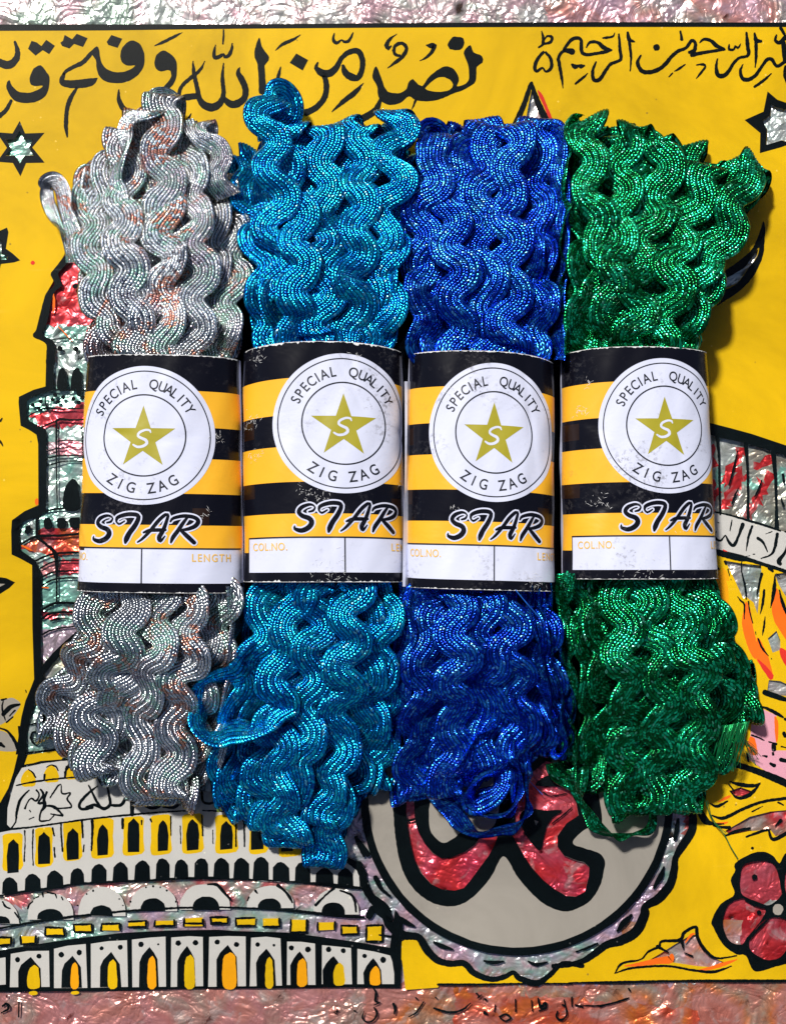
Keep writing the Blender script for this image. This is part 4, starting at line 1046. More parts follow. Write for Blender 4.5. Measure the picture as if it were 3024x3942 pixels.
def ribbon_mesh(name, path, lat, mat, phase=0.0, wid=WID, amp=AMP, lam=LAM, roll=None, ds=9.0, pucker=1.0, curl=0.0, nth=NTH, taper=None, pinch=None):
    """path (N,3) and lateral directions (N,3) in drawing units, y up the picture -> braided zigzag ribbon"""
    full, s = resample(np.concatenate([path, lat], 1), ds)
    C, L = full[:, :3], full[:, 3:]
    L /= np.linalg.norm(L, axis=1)[:, None] + 1e-9
    T = np.gradient(C, axis=0)
    T /= np.linalg.norm(T, axis=1)[:, None] + 1e-9
    L = L - T * (L * T).sum(1)[:, None]
    L /= np.linalg.norm(L, axis=1)[:, None] + 1e-9
    N = np.cross(L, T)
    if roll is not None:
        r = roll(s)[:, None]
        L, N = L * np.cos(r) + N * np.sin(r), N * np.cos(r) - L * np.sin(r)
    ph = 2 * np.pi * s / lam + phase + 0.55 * np.sin(s / 280.0 + phase * 3)
    am = amp * (1 + 0.22 * np.sin(s / 190.0 + phase * 5) + 0.1 * np.sin(s / 67.0 + phase * 9))
    if pinch is not None:
        Yd = (CY - C[:, 1] / (1 - C[:, 2] / H)) / 1.8
        pin = np.clip((np.minimum(Yd - pinch[0], pinch[1] - Yd) + 14) / 34.0, 0, 1)
        pin = pin * pin * (3 - 2 * pin)
        am = am * (1 - 0.85 * pin)
    wv = am * (np.sin(ph) + 0.04 * np.sin(3 * ph))
    nc = nth * 2 + 1
    q = np.linspace(-1, 1, nc)
    wl = wid / 2 * (1 + 0.06 * np.sin(s / 77.0 + phase))
    if pinch is not None:
        wl = wl * (1 - 0.45 * pin)
    if taper is not None:
        wl = wl * taper(s / s[-1])
        wv = wv * taper(s / s[-1])
    # the braid is pushed lengthwise as well, so that the threads crowd on the inside of each bend
    lon = -q[None, :] * wl[:, None] * (np.cos(ph) * 0.37)[:, None]
    off = wv[:, None] + wl[:, None] * q[None, :]
    ridge = np.where(np.arange(nc) % 2 == 1, 1.8, -1.8)[None, :]
    cup = -13.0 * np.abs(q[None, :]) ** 4
    puck = 7.5 * pucker * np.sin(ph + 1.1 + phase)[:, None] + pucker * 12.0 * np.sin(ph)[:, None] * q[None, :] + pucker * 5.0 * np.cos(2 * ph + phase)[:, None] * (q[None, :] ** 2 - 0.4)
    hh = ridge + cup + puck
    Pt = C[:, None, :] + L[:, None, :] * off[..., None] + N[:, None, :] * hh[..., None] + T[:, None, :] * lon[..., None]
    n = len(s)
    Pt[..., 2] = np.maximum(Pt[..., 2], 3.0)
    co = Pt.reshape(-1, 3) * U
    idx = np.arange(n * nc).reshape(n, nc)
    F = np.stack([idx[:-1, :-1], idx[:-1, 1:], idx[1:, 1:], idx[1:, :-1]], -1).reshape(-1, 4)
    uv = np.stack([np.broadcast_to((np.arange(nc) / 2.0)[None, :], (n, nc)), np.broadcast_to((s / 8.6)[:, None], (n, nc))], -1).reshape(-1, 2)
    return np_mesh(name, co, F, mat, uv)


def W(px, py, z):
    k = 1.0 - z / H
    return np.array([(px - CX) * k, -(py - CY) * k, z])


# outline tables are in 1/1.8 of a photo pixel: rows (y, x left, x right); ends as (a, y)
HK = {
    'silver': dict(rows=[(200, 225, 400), (250, 205, 440), (350, 165, 500), (450, 152, 528), (600, 165, 528), (770, 190, 517), (1000, 182, 518), (1262, 172, 518), (1400, 145, 508), (1500, 85, 500), (1600, 80, 492), (1720, 120, 460)],
                   top=[(-1, 370), (-.65, 310), (-.3, 262), (0, 240), (.3, 250), (.55, 285), (.8, 325), (1, 420)],
                   bot=[(-1, 1560), (-.7, 1622), (-.35, 1665), (0, 1690), (.4, 1705), (.75, 1700), (1, 1640)], lab=(770, 1262), mat='silver', n=(5, 4, 6, 2), seed=21),
    'cyan': dict(rows=[(200, 520, 885), (330, 487, 905), (450, 512, 892), (600, 530, 868), (740, 525, 858), (1000, 522, 860), (1240, 525, 862), (1400, 505, 856), (1500, 480, 850), (1600, 455, 845), (1700, 452, 805), (1860, 500, 780)],
                 top=[(-1, 350), (-.8, 310), (-.55, 290), (-.3, 295), (0, 278), (.4, 276), (.7, 290), (.85, 300), (1, 360)],
                 bot=[(-1, 1700), (-.7, 1755), (-.4, 1785), (0, 1795), (.3, 1770), (.6, 1745), (1, 1680)], lab=(735, 1240), mat='cyan', n=(5, 4, 6, 2), seed=5),
    'blue': dict(rows=[(240, 915, 1203), (300, 905, 1203), (400, 850, 1200), (600, 868, 1197), (770, 870, 1190), (1000, 870, 1186), (1262, 868, 1190), (1400, 862, 1212), (1500, 856, 1226), (1600, 845, 1226), (1710, 835, 1180)],
                 top=[(-1, 385), (-.75, 312), (-.4, 275), (-.1, 268), (.2, 272), (.6, 290), (1, 280)],
                 bot=[(-1, 1700), (-.6, 1705), (-.2, 1665), (.2, 1630), (.6, 1620), (1, 1590)], lab=(755, 1262), mat='blue', n=(5, 4, 6, 2), seed=9),
    'green': dict(rows=[(240, 1200, 1560), (330, 1196, 1640), (400, 1200, 1628), (500, 1208, 1562), (600, 1208, 1528), (745, 1205, 1508), (1000, 1204, 1520), (1235, 1205, 1532), (1300, 1212, 1555), (1400, 1222, 1585), (1500, 1225, 1622), (1600, 1226, 1598), (1730, 1240, 1560)],
                  top=[(-1, 285), (-.75, 274), (-.5, 282), (-.2, 290), (0, 306), (.35, 325), (.6, 345), (.8, 355), (1, 366)],
                  bot=[(-1, 1650), (-.6, 1718), (-.2, 1735), (.2, 1720), (.6, 1715), (.85, 1640), (1, 1520)], lab=(745, 1235), mat='green', n=(5, 4, 6, 2), seed=33),
}


def lab_z(a, inset):
    """height of the bundle inside its paper band at lateral position a"""
    aa = min(0.999, abs(a))
    return 148 + (140 - inset) * (1 - aa ** 2.6) ** (1 / 2.6)


def strand_points(h, a, layer, jx, jt, jb, zj, ext=(0.0, 0.0)):
    """top-side run of one strand, from its lower fold to its upper fold; returns points and lateral vectors"""
    rows = h['rows']
    ys = [r[0] for r in rows]
    yt = float(smooth_interp(np.array([a]), *zip(*h['top']))[0]) + jt
    yb = float(smooth_interp(np.array([a]), *zip(*h['bot']))[0]) + jb
    l0, l1 = h['lab']
    Y = np.arange(yb, yt, -5.0)
    xl = smooth_interp(Y, ys, [r[1] for r in rows])
    xr = smooth_interp(Y, ys, [r[2] for r in rows])
    hw = (WID * 0.5 + AMP * 0.75) / 1.8
    inset = (30 + 26 * layer)
    mid, half = (xl + xr) / 2, (xr - xl) / 2 - hw
    out = 1 - 0.03 * layer
    pin = np.clip((np.minimum(Y - l0, l1 - Y) + 22) / 40.0, 0, 1)
    pin = pin * pin * (3 - 2 * pin)
    X = mid + (a * half * out + jx(Y)) * (1 - 0.30 * pin)
    # heights: full in the band, sinking towards the folds
    zl = lab_z(a * 0.86, 34 + 34 * layer) - 6
    zt_ = max(30, 150 * (1 - 0.35 * a * a) - 56 * layer + zj[0])
    zb_ = max(30, 125 * (1 - 0.35 * a * a) - 50 * layer + zj[1])
    zp = zl + 14 - 26 * layer
    Z = smooth_interp(Y, [yt - 20, yt + 60, l0 - 170, l0, l1, l1 + 130, yb - 60, yb + 20],
                      [zt_ - 15, zt_ + 12, zp + zj[2], zl, zl, zp + zj[3], zb_ + 10, zb_ - 10])
    ins = (Y > l0) & (Y < l1)
    Z = np.where(ins, np.minimum(Z, zl), Z)
    pts = np.array([W(x * 1.8, y * 1.8, z) for x, y, z in zip(X, Y, Z)])
    return pts


def with_folds(pts, rt, rb, back=(150, 150)):
    """add the rounded turn-backs at both ends; they run on under the bundle"""
    def fold(p_end, p_prev, r, bk):
        d = p_end - p_prev
        d[2] = 0
        d /= np.linalg.norm(d)
        r = min(r, (p_end[2] - 6) / 2)
        r = max(r, 5)
        res = []
        c = p_end + np.array([0, 0, -r])
        for t in np.linspace(0.15, math.pi, 12):
            res.append(c + d * (math.sin(t) * r * 1.25) + np.array([0, 0, math.cos(t) * r]))
        e = res[-1]
        for k in range(1, 8):
            res.append(e - d * bk * k / 7 + np.array([0, 0, -min(6, e[2] - 8) * k / 7 if e[2] > 8 else 0]))
        return res
    top = fold(pts[-1].copy(), pts[-4], rt, back[0])
    bot = fold(pts[0].copy(), pts[3], rb, back[1])
    allp = np.array(bot[::-1] + list(pts) + top)
    d = pts[-1] - pts[0]
    # lateral direction follows the run of the strand in the plane of the table
    tg = np.gradient(pts, axis=0)
    tg[:, 2] = 0
    k = 25
    ker = np.ones(k) / k
    tp = np.pad(tg, ((k // 2, k // 2), (0, 0)), mode='edge')
    tg = np.stack([np.convolve(tp[:, i], ker, 'valid') for i in range(3)], 1)
    tg /= np.linalg.norm(tg, axis=1)[:, None]
    lt = np.stack([tg[:, 1], -tg[:, 0], np.zeros(len(tg))], 1)
    lat = np.concatenate([np.repeat(lt[:1], len(bot), 0), lt, np.repeat(lt[-1:], len(top), 0)])
    return allp, lat


def make_hank(key, label):
    h = HK[key]
    rg = np.random.RandomState(h['seed'])
    xm = (h['rows'][5][1] + h['rows'][5][2]) / 2 * 1.8
    root = empty("rickrack_hank", tuple(P(xm, CY, 0)), label, "hank of trim", "wrapped hanks of metallic rickrack")
    for layer, n in enumerate(h['n']):
        for i in range(n):
            if n > 1:
                a = -1 + 2 * i / (n - 1)
            if layer in (1,):
                a *= 0.82
            a += rg.uniform(-.05, .05)
            a = max(-1.03, min(1.03, a))
            p1, p2, p3, p4 = rg.uniform(0, 6.28, 4)
            s1, s2 = rg.uniform(2, 7, 2)
            jx = lambda Y, p1=p1, p2=p2, s1=s1, s2=s2: s1 * np.sin(Y / 90.0 + p1) + s2 * 0.6 * np.sin(Y / 41.0 + p2)
            jt = rg.uniform(-14, 18) + (8 if layer == 0 else 0) * rg.rand() - layer * 2
            jb = rg.uniform(-16, 6) - (10 if layer == 0 else 0) * rg.rand()
            zj = rg.uniform(-8, 8, 4) + (12 if i % 2 else -10)
            pts = strand_points(h, a, layer, jx, jt, jb, zj)
            # slow rise and dip of the strand over its neighbours
            yy = pts[:, 1]
            pts[:, 2] += (13 * np.sin(yy / 120.0 + p3) + 7 * np.sin(yy / 58.0 + p4)) * (1 if layer < 2 else .7)
            inlab = (yy < -(h['lab'][0] * 1.8 - CY)) & (yy > -(h['lab'][1] * 1.8 - CY))
            zc = lab_z(a * 0.86, 30) - 12
            pts[:, 2] = np.where(inlab, np.minimum(pts[:, 2], zc), pts[:, 2])
            path, lat = with_folds(pts, rg.uniform(22, 46), rg.uniform(20, 42))
            ra, rb_, rc = rg.uniform(-1, 1), rg.uniform(0, 6.28), rg.uniform(0, 6.28)
            ed = -0.42 * a * (1 if abs(a) > .7 else .55)      # outer strands lean down the flanks
            roll = lambda s, ra=ra, rb_=rb_, rc=rc, ed=ed: -ed + 0.14 * ra + 0.26 * np.sin(s / 230.0 + rb_) + 0.14 * np.sin(s / 85.0 + rc)
            me = ribbon_mesh("rickrack_strand", path, lat, M[h['mat']], phase=rg.uniform(0, 6.28) if layer else (i % 2) * math.pi + rg.uniform(-.7, .7), roll=roll,
                             pucker=rg.uniform(.5, 1.2), ds=7.0 if layer < 2 else 10.0, pinch=h['lab'])
            link("rickrack_strand", me, root)
    return root


def special(root, key, pts, mode='flat', wid=WID, amp=AMP, phase=0.0, rollf=None, name="loose_loop", lam=LAM, ds=6.0, lat=None, pucker=1.0, taper=None):
    """one strand given by control points (x, y in 1/1.8 photo pixels, z in drawing units)"""
    c = catmull([(x * 1.8, y * 1.8, z) for x, y, z in pts], step=8.0)
    p = np.array([W(*q) for q in c])
    if mode == 'edge':
        lt = np.tile(np.array([0.12, 0.1, 1.0]), (len(p), 1))
    elif lat is not None:
        lt = np.tile(np.array(lat, float), (len(p), 1))
    else:
        tg = np.gradient(p, axis=0)
        tg[:, 2] = 0
        tg /= np.linalg.norm(tg, axis=1)[:, None] + 1e-9
        lt = np.stack([tg[:, 1], -tg[:, 0], np.zeros(len(tg))], 1)
        for i in range(1, len(lt)):
            if lt[i] @ lt[i - 1] < 0:
                lt[i] *= -1
        ker = np.ones(9) / 9
        lp = np.pad(lt, ((4, 4), (0, 0)), mode='edge')
        lt = np.stack([np.convolve(lp[:, i], ker, 'valid') for i in range(3)], 1)
    me = ribbon_mesh(name, p, lt, M[key], phase=phase, wid=wid, amp=amp, roll=rollf, ds=ds, lam=lam, pucker=pucker, taper=taper, nth=7 if mode == 'edge' else NTH)
    return link(name, me, root)


# ------------------------------------------------------------------ paper bands
LB = {  # photo pixels: centre-line top and bottom, half widths, seal offset from the centre line
    'silver': dict(tl=338, tr=925, bl=302, br=941, yt=1364, yb=2283, off=-48, tilt=0.006, al=2, ar=5),
    'cyan': dict(tl=938, tr=1546, bl=940, br=1556, yt=1313, yb=2241, off=84, tilt=0.0, al=32, ar=30),
    'blue': dict(tl=1573, tr=2128, bl=1562, br=2132, yt=1350, yb=2271, off=46, tilt=0.012, al=10, ar=30),
    'green': dict(tl=2156, tr=2713, bl=2160, br=2755, yt=1333, yb=2230, off=96, tilt=0.0, al=20, ar=14),
}
A0, B0, EN = 300.0, 150.0, 2.4
_th = np.linspace(-math.pi / 2, math.pi * 1.5, 1441)      # from the left flank over the top, and on underneath
_cx = np.sign(np.sin(_th)) * np.abs(np.sin(_th)) ** (2 / EN) * A0
_cz = np.sign(np.cos(_th)) * np.abs(np.cos(_th)) ** (2 / EN) * B0 + B0
_s = np.concatenate([[0], np.cumsum(np.hypot(np.diff(_cx), np.diff(_cz)))])
_i0 = int(np.argmin(np.abs(_th)))
_s -= _s[_i0]
PER = _s[-1] - _s[0]


def band_xyz(key, u, v, off):
    """u: print distance from the seal centre across, v: down from the top edge (0..915)"""
    b = LB[key]
    s = u + b['off']
    s = (s - _s[0]) % PER + _s[0]
    x = np.interp(s, _s, _cx)
    z = np.interp(s, _s, _cz)
    x2, z2 = np.interp(s + 2, _s, _cx, period=None), np.interp(s + 2, _s, _cz)
    x1, z1 = np.interp(s - 2, _s, _cx), np.interp(s - 2, _s, _cz)
    tx, tz = x2 - x1, z2 - z1
    ln = np.hypot(tx, tz) + 1e-9
    nx, nz = -tz / ln, tx / ln
    f = v / 915.0
    L_ = b['tl'] + (b['bl'] - b['tl']) * f
    R_ = b['tr'] + (b['br'] - b['tr']) * f
    cl, hwd = (L_ + R_) / 2, (R_ - L_) / 2
    # gentle dents and creases of the paper
    sd = {'silver': 0.3, 'cyan': 1.9, 'blue': 3.1, 'green': 4.4}[key]
    dent = 2.2 * np.sin(u / 71.0 + sd * 2) * np.sin(v / 133.0 + sd) + 1.3 * np.sin(u / 37.0 - v / 59.0 + sd * 5) + 0.9 * np.sin(u / 19.0 + v / 41.0 + sd)
    cr = 0.0
    for (cu, cv, ang, ln_, am) in {'silver': ((-110, 300, .15, 60, 3), (120, 320, -.2, 70, 2), (-250, 720, 1.0, 80, 4)), 'cyan': ((20, 150, 1.1, 150, 5), (250, 330, .3, 60, 4), (-60, 600, 1.5, 300, 2), (30, 90, 1.4, 90, 4)),
                                   'blue': ((150, 260, 1.45, 260, 4), (160, 600, 1.5, 250, 3)), 'green': ((-230, 620, -.4, 120, 3), (60, 480, 1.5, 260, 2.5), (-300, 300, .5, 60, 2))}[key]:
        du, dv = u - cu, v - cv
        al = du * math.cos(ang) + dv * math.sin(ang)
        ac = -du * math.sin(ang) + dv * math.cos(ang)
        cr = cr + am * np.exp(-(al / ln_) ** 2) * np.exp(-(ac / 15.0) ** 2)
    bulge = off + dent - cr
    x = x + nx * bulge
    z = z + nz * bulge
    px = cl + x / A0 * hwd
    py = b['yt'] + (b['yb'] - b['yt']) * f + x * b['tilt'] * 2
    py = py + np.where(x < 0, b['al'], b['ar']) * (1 - 0.85 * f) * np.abs(x / A0) ** 2.5
    kx, ky = 1 - 150.0 / H, 1 - 300.0 / H
    return np.stack([(px - CX) * kx, -(py - CY) * ky, np.maximum(z, 1.0)], -1) * U


def bent(name, key, V, F, mat, off, parent):
    """flat print shape -> lies on the curved band; cut finely enough to follow it"""
    bm = bmesh.new()
    vs = [bm.verts.new((p[0], p[1], p[2] if len(p) > 2 else 0)) for p in V]
    for f in F:
        try:
            bm.faces.new([vs[i] for i in f])
        except ValueError:
            pass
    us = [p[0] for p in V]
    vv = [p[1] for p in V]
    g = 10.0
    k = math.ceil(min(us) / g)
    while k * g < max(us):
        bmesh.ops.bisect_plane(bm, geom=bm.verts[:] + bm.edges[:] + bm.faces[:], plane_co=(k * g, 0, 0), plane_no=(1, 0, 0), dist=1e-4)
        k += 1
    g = 13.0
    k = math.ceil(min(vv) / g)
    while k * g < max(vv):
        bmesh.ops.bisect_plane(bm, geom=bm.verts[:] + bm.edges[:] + bm.faces[:], plane_co=(0, k * g, 0), plane_no=(0, 1, 0), dist=1e-4)
        k += 1
    bmesh.ops.triangulate(bm, faces=bm.faces[:])
    arr = np.array([v.co[:] for v in bm.verts])
    co = band_xyz(key, arr[:, 0], arr[:, 1], off + arr[:, 2])
    for v, c in zip(bm.verts, co):
        v.co = c
    bm.normal_update()
    # orient outwards
    for f in bm.faces:
        c = f.calc_center_median()
        b = LB[key]
        cx_ = ((b['tl'] + b['tr'] + b['bl'] + b['br']) / 4 - CX) * U
        o = Vector((c.x - cx_, 0, (c.z - 150 * U) * 2))
        if f.normal.dot(o) < 0:
            f.normal_flip()
    me = bpy.data.meshes.new(name)
    bm.to_mesh(me)
    bm.free()
    me.materials.append(M[mat])
    me.polygons.foreach_set('use_smooth', np.ones(len(me.polygons), bool))
    return link(name, me, parent)


def rect(u0, u1, v0, v1):
    return [(u0, v0), (u1, v0), (u1, v1), (u0, v1)], [(0, 1, 2, 3)]


def disc(r, n=120):
    return [(r * math.cos(2 * math.pi * i / n), 311 + r * math.sin(2 * math.pi * i / n)) for i in range(n)], [tuple(range(n))]


def annulus(r0, r1, n=120):
    V = [(r * math.cos(2 * math.pi * i / n), 311 + r * math.sin(2 * math.pi * i / n)) for r in (r0, r1) for i in range(n)]
    return V, [(i, (i + 1) % n, n + (i + 1) % n, n + i) for i in range(n)]


_gc = {}


def glyph(ch):
    """outline of one letter from the built-in font, unit size, y down"""
    if ch in _gc:
        return _gc[ch]
    cu = bpy.data.curves.new("glyph", 'FONT')
    cu.body = ch
    cu.size = 1.0
    cu.resolution_u = 5
    cu.offset = 0.012
    ob = bpy.data.objects.new("glyph", cu)
    COL.objects.link(ob)
    dg = bpy.context.evaluated_depsgraph_get()
    me = bpy.data.meshes.new_from_object(ob.evaluated_get(dg))
    V = [(v.co.x, -v.co.y) for v in me.vertices]
    F = [tuple(p.vertices) for p in me.polygons]
    bpy.data.objects.remove(ob, do_unlink=True)
    bpy.data.meshes.remove(me)
    if V:
        x0 = min(p[0] for p in V)
        x1 = max(p[0] for p in V)
        V = [(p[0] - (x0 + x1) / 2, p[1]) for p in V]
    else:
        x0 = x1 = 0
    _gc[ch] = (V, F, x1 - x0)
    return _gc[ch]


def arc_text(txt, angles, r, size, top=True, xs=0.85):
    V, F = [], []
    for ch, an in zip(txt, angles):
        gv, gf, _ = glyph(ch)
        a = math.radians(an)
        b = len(V)
        for x, y in gv:
            x, y = x * size * xs, (y + 0.36) * size      # centred on the letter height
            if top:
                V.append((r * math.sin(a) + x * math.cos(a) - y * math.sin(a), 311 - r * math.cos(a) + x * math.sin(a) + y * math.cos(a)))
            else:
                V.append((r * math.sin(a) + x * math.cos(a) + y * math.sin(a), 311 + r * math.cos(a) - x * math.sin(a) + y * math.cos(a)))
        F += [tuple(b + i for i in f) for f in gf]
    return V, F


def line_text(txt, u0, u1, vbase, size, xs=1.0):
    V, F = [], []
    ws = [glyph(c)[2] * size * xs for c in txt]
    gap = (u1 - u0 - sum(ws)) / (len(txt) - 1)
    u = u0
    for ch, w_ in zip(txt, ws):
        gv, gf, _ = glyph(ch)
        b = len(V)
        V += [(u + w_ / 2 + x * size * xs, vbase + y * size) for x, y in gv]
        F += [tuple(b + i for i in f) for f in gf]
        u += w_ + gap
    return V, F


def zstrokes(lines, wscale=1.0, wadd=0.0, rough=0.15):
    """pen strokes given in the enlargement of the first band; a tiny rise keeps crossing strokes apart"""
    V, F = [], []
    for k, t in enumerate(lines):
        pts = [((p[0] - 633) / 2.147, (p[1] - 145) / 2.147, p[2] / 2.147) for p in parse(t, 3)]
        v, f = stroke_geo(pts, rough, 5.0, wscale, wadd)
        b = len(V)
        V += [(p[0], p[1], 0.06 * k + 0.0006 * i) for i, p in enumerate(v)]
        F += [tuple(b + i for i in q) for q in f]
    return V, F


STAR_WORD = ["400 1500 12, 385 1482 16, 350 1476 24, 295 1498 32, 272 1535 34, 300 1568 36, 355 1590 40, 372 1625 42, 345 1665 42, 290 1688 38, 240 1672 26, 238 1650 10", "400 1500 12, 385 1525 20, 352 1535 14",
             "430 1525 16, 435 1495 28, 480 1472 32, 540 1462 34, 595 1470 34, 602 1500 34, 575 1560 38, 535 1620 40, 512 1670 40, 505 1698 20", "430 1525 14, 452 1545 18, 495 1520 12",
             "600 1692 12, 640 1660 22, 700 1590 28, 760 1510 30, 812 1462 26, 832 1462 22, 822 1510 26, 795 1590 32, 765 1650 36, 775 1682 24, 808 1640 10", "645 1612 16, 690 1594 28, 760 1590 30, 812 1588 20",
             "985 1478 16, 950 1525 28, 910 1590 32, 870 1650 32, 855 1692 16", "850 1520 14, 872 1492 24, 950 1472 30, 1030 1482 32, 1062 1512 34, 1040 1552 34, 980 1580 28, 905 1592 14", "925 1588 20, 970 1630 36, 1030 1690 34"]
S_STAR = ["690 788 10, 684 772 16, 648 768 18, 600 790 20, 590 818 20, 622 838 22, 652 852 24, 660 878 24, 630 902 22, 585 908 20, 552 890 14"]


def make_band(key, root):
    b = LB[key]
    u_lo, u_hi = -PER / 2 - b['off'] + 2, PER / 2 - b['off'] - 2
    # the paper itself: closed sleeve
    n, m = 280, 90
    uu, vvv = np.meshgrid(np.linspace(-PER / 2, PER / 2, n + 1)[:-1] - b['off'], np.linspace(0, 915, m))
    co = band_xyz(key, uu.ravel(), vvv.ravel(), 0.0)
    idx = np.arange(n * m).reshape(m, n)
    nxt = np.roll(idx, -1, 1)
    F = np.stack([idx[:-1], nxt[:-1], nxt[1:], idx[1:]], -1).reshape(-1, 4)
    me = np_mesh("paper_band", co, F, M['pwhite'])
    band = link("paper_band", me, root)
    vis = (-345 - b['off'], 345 - b['off'])
    for v0, v1 in ((0, 137), (277, 398), (533, 654), (878, 915)):
        bent("black_stripe", key, *rect(*vis, v0, v1), 'pblack', 0.9, band)
    for v0, v1 in ((137, 277), (398, 533), (654, 741)):
        bent("amber_stripe", key, *rect(*vis, v0, v1), 'pyellow', 0.9, band)
    bent("rule_line", key, *rect(-377, 378, 741, 747), 'pink_line', 1.0, band)
    bent("rule_line", key, *rect(-3, 2, 747, 878), 'pink_line', 1.0, band)
    if vis[0] < -378:
        bent("rule_line", key, *rect(-380, -377, 741, 878), 'pink_line', 1.1, band)
        bent("amber_stripe", key, *rect(vis[0], -380, 741, 800), 'pyellow', 0.9, band)
        bent("black_stripe", key, *rect(vis[0], -380, 800, 878), 'pblack', 0.9, band)
    if vis[0] < -345:
        for v0, v1 in ((277, 398), (533, 590)):
            bent("brown_overprint", key, *rect(vis[0], -343, v0 if v0 == 533 else v0 + 15, v1 if v0 == 533 else v1 - 40), 'pbrown', 1.3, band)
    else:
        for v0, v1 in ((137, 277), (398, 533), (654, 741)):
            bent("brown_overprint", key, *rect(vis[0], vis[0] + 62, v1, v1 + 14), 'pbrown', 1.4, band)
    for v0, v1 in ((277 + 60, 398), (533 + 55, 654)):
        bent("brown_overprint", key, *rect(180, 240, v0, v1), 'pbrown', 1.3, band)
    bent("round_seal", key, *disc(266), 'pwhite', 1.7, band)
    bent("seal_ring", key, *annulus(244, 248.5), 'pink_line', 2.2, band)
    bent("seal_ring", key, *annulus(153, 158.5), 'pink_line', 2.2, band)
    st = []
    for i in range(10):
        r = 126 if i % 2 == 0 else 126 * 0.385
        a = math.radians(36 * i)
        st.append((-2 + r * math.sin(a), 322 - r * math.cos(a)))
    bent("printed_star", key, st + [(-2, 322)], [(i, (i + 1) % 10, 10) for i in range(10)], 'pgold', 2.2, band)
    bent("star_letter", key, *zstrokes(S_STAR), 'pwhite', 2.7, band)
    V, F = arc_text("SPECIAL", [-63, -54.5, -46, -37, -29.5, -21.5, -11.5], 200, 54)
    V2, F2 = arc_text("QUALITY", [10.5, 20.5, 28.5, 35.5, 43.5, 50.5, 59], 200, 54)
    F = F + [tuple(len(V) + i for i in f) for f in F2]
    bent("seal_lettering", key, V + V2, F, 'pink_line', 2.3, band)
    V, F = arc_text("ZIG", [-34.5, -24, -12.5], 203, 58, top=False)
    V2, F2 = arc_text("ZAG", [8.5, 20, 32.5], 203, 58, top=False)
    F = F + [tuple(len(V) + i for i in f) for f in F2]
    bent("seal_lettering", key, V + V2, F, 'pink_line', 2.3, band)
    bent("star_lettering_outline", key, *zstrokes(STAR_WORD, 1.0, 11.5), 'pwhite', 2.0, band)
    bent("star_lettering", key, *zstrokes(STAR_WORD, 1.0, 0.0), 'pblack', 3.0, band)
    bent("colour_number_text", key, *line_text("COL.NO.", -353, -212, 793, 42, 0.78), 'ptext', 1.6, band)
    bent("length_text", key, *line_text("LENGTH", 178, 321, 793, 42, 0.78), 'ptext', 1.6, band)
    # pale cut edges of the paper
    rg = random.Random(b['tl'])
    for v_, sg, amt in ((0, -1, 2.6), (915, 1, 1.5)):
        V, F = [], []
        u = vis[0] + 10
        while u < vis[1] - 10:
            wv = max(0.6, rg.gauss(amt, 1.4))
            if key == 'cyan' and (rg.random() < .10 or abs(u - 45) < 14 or abs(u + 260) < 30):
                wv *= 2.4
            V += [(u, v_ - sg * 0.2), (u, v_ - sg * wv)]
            u += rg.uniform(4, 9)
        F = [(2 * i, 2 * i + 1, 2 * i + 3, 2 * i + 2) for i in range(len(V) // 2 - 1)]
        bent("torn_edge", key, V, F, 'torn', 2.0, band)
    # scuffs and fine cracks where the print has rubbed off
    V, F = [], []
    spots = {'silver': ((280, 310, 40), (230, 610, 30), (200, 430, 12)), 'cyan': ((-350, 290, 60), (-340, 420, 40), (-130, 560, 70), (-90, 600, 50), (45, 60, 30), (230, 520, 30), (-330, 40, 50), (-40, 880, 150)),
             'blue': ((-180, 150, 30), (170, 880, 60), (160, 850, 40), (-160, 600, 20)), 'green': ((-260, 610, 60), (-330, 240, 40), (60, 700, 60), (-100, 880, 120), (-310, 130, 30))}[key]
    for (su, sv, sr_) in spots:
        for _ in range(int(sr_ / 2.2)):
            a = rg.uniform(0, math.pi)
            l_ = rg.uniform(2, 12)
            cu, cv = su + rg.gauss(0, sr_ * .4), sv + rg.gauss(0, sr_ * .3)
            w_ = rg.uniform(.4, 1.1)
            dx, dy = math.cos(a), math.sin(a)
            if not (2 < cv < 913):
                continue
            k = len(V)
            V += [(cu - dx * l_ + dy * w_, cv - dy * l_ - dx * w_), (cu - dx * l_ * .2 - dy * w_, cv - dy * l_ * .2 + dx * w_), (cu + dx * l_, cv + dy * l_)]
            F.append((k, k + 1, k + 2))
    if V:
        bent("scuff", key, V, F, 'torn', 2.6, band)['kind'] = 'stuff'
    return band


bronze = 0
LBL = {'silver': "silver hank of metallic rickrack trim with painted reflections in a black and amber paper band",
       'cyan': "turquoise hank of metallic rickrack trim in a torn-edged paper band, between silver and blue",
       'blue': "royal blue hank of metallic rickrack trim with loose loops at its lower end",
       'green': "green hank of metallic rickrack trim in a paper band, fanning out at its upper end"}
roots = {}
for key in ('silver', 'cyan', 'blue', 'green'):
    roots[key] = make_hank(key, LBL[key])
    make_band(key, roots[key])

# individual strands that stray from the bundles
R = roots
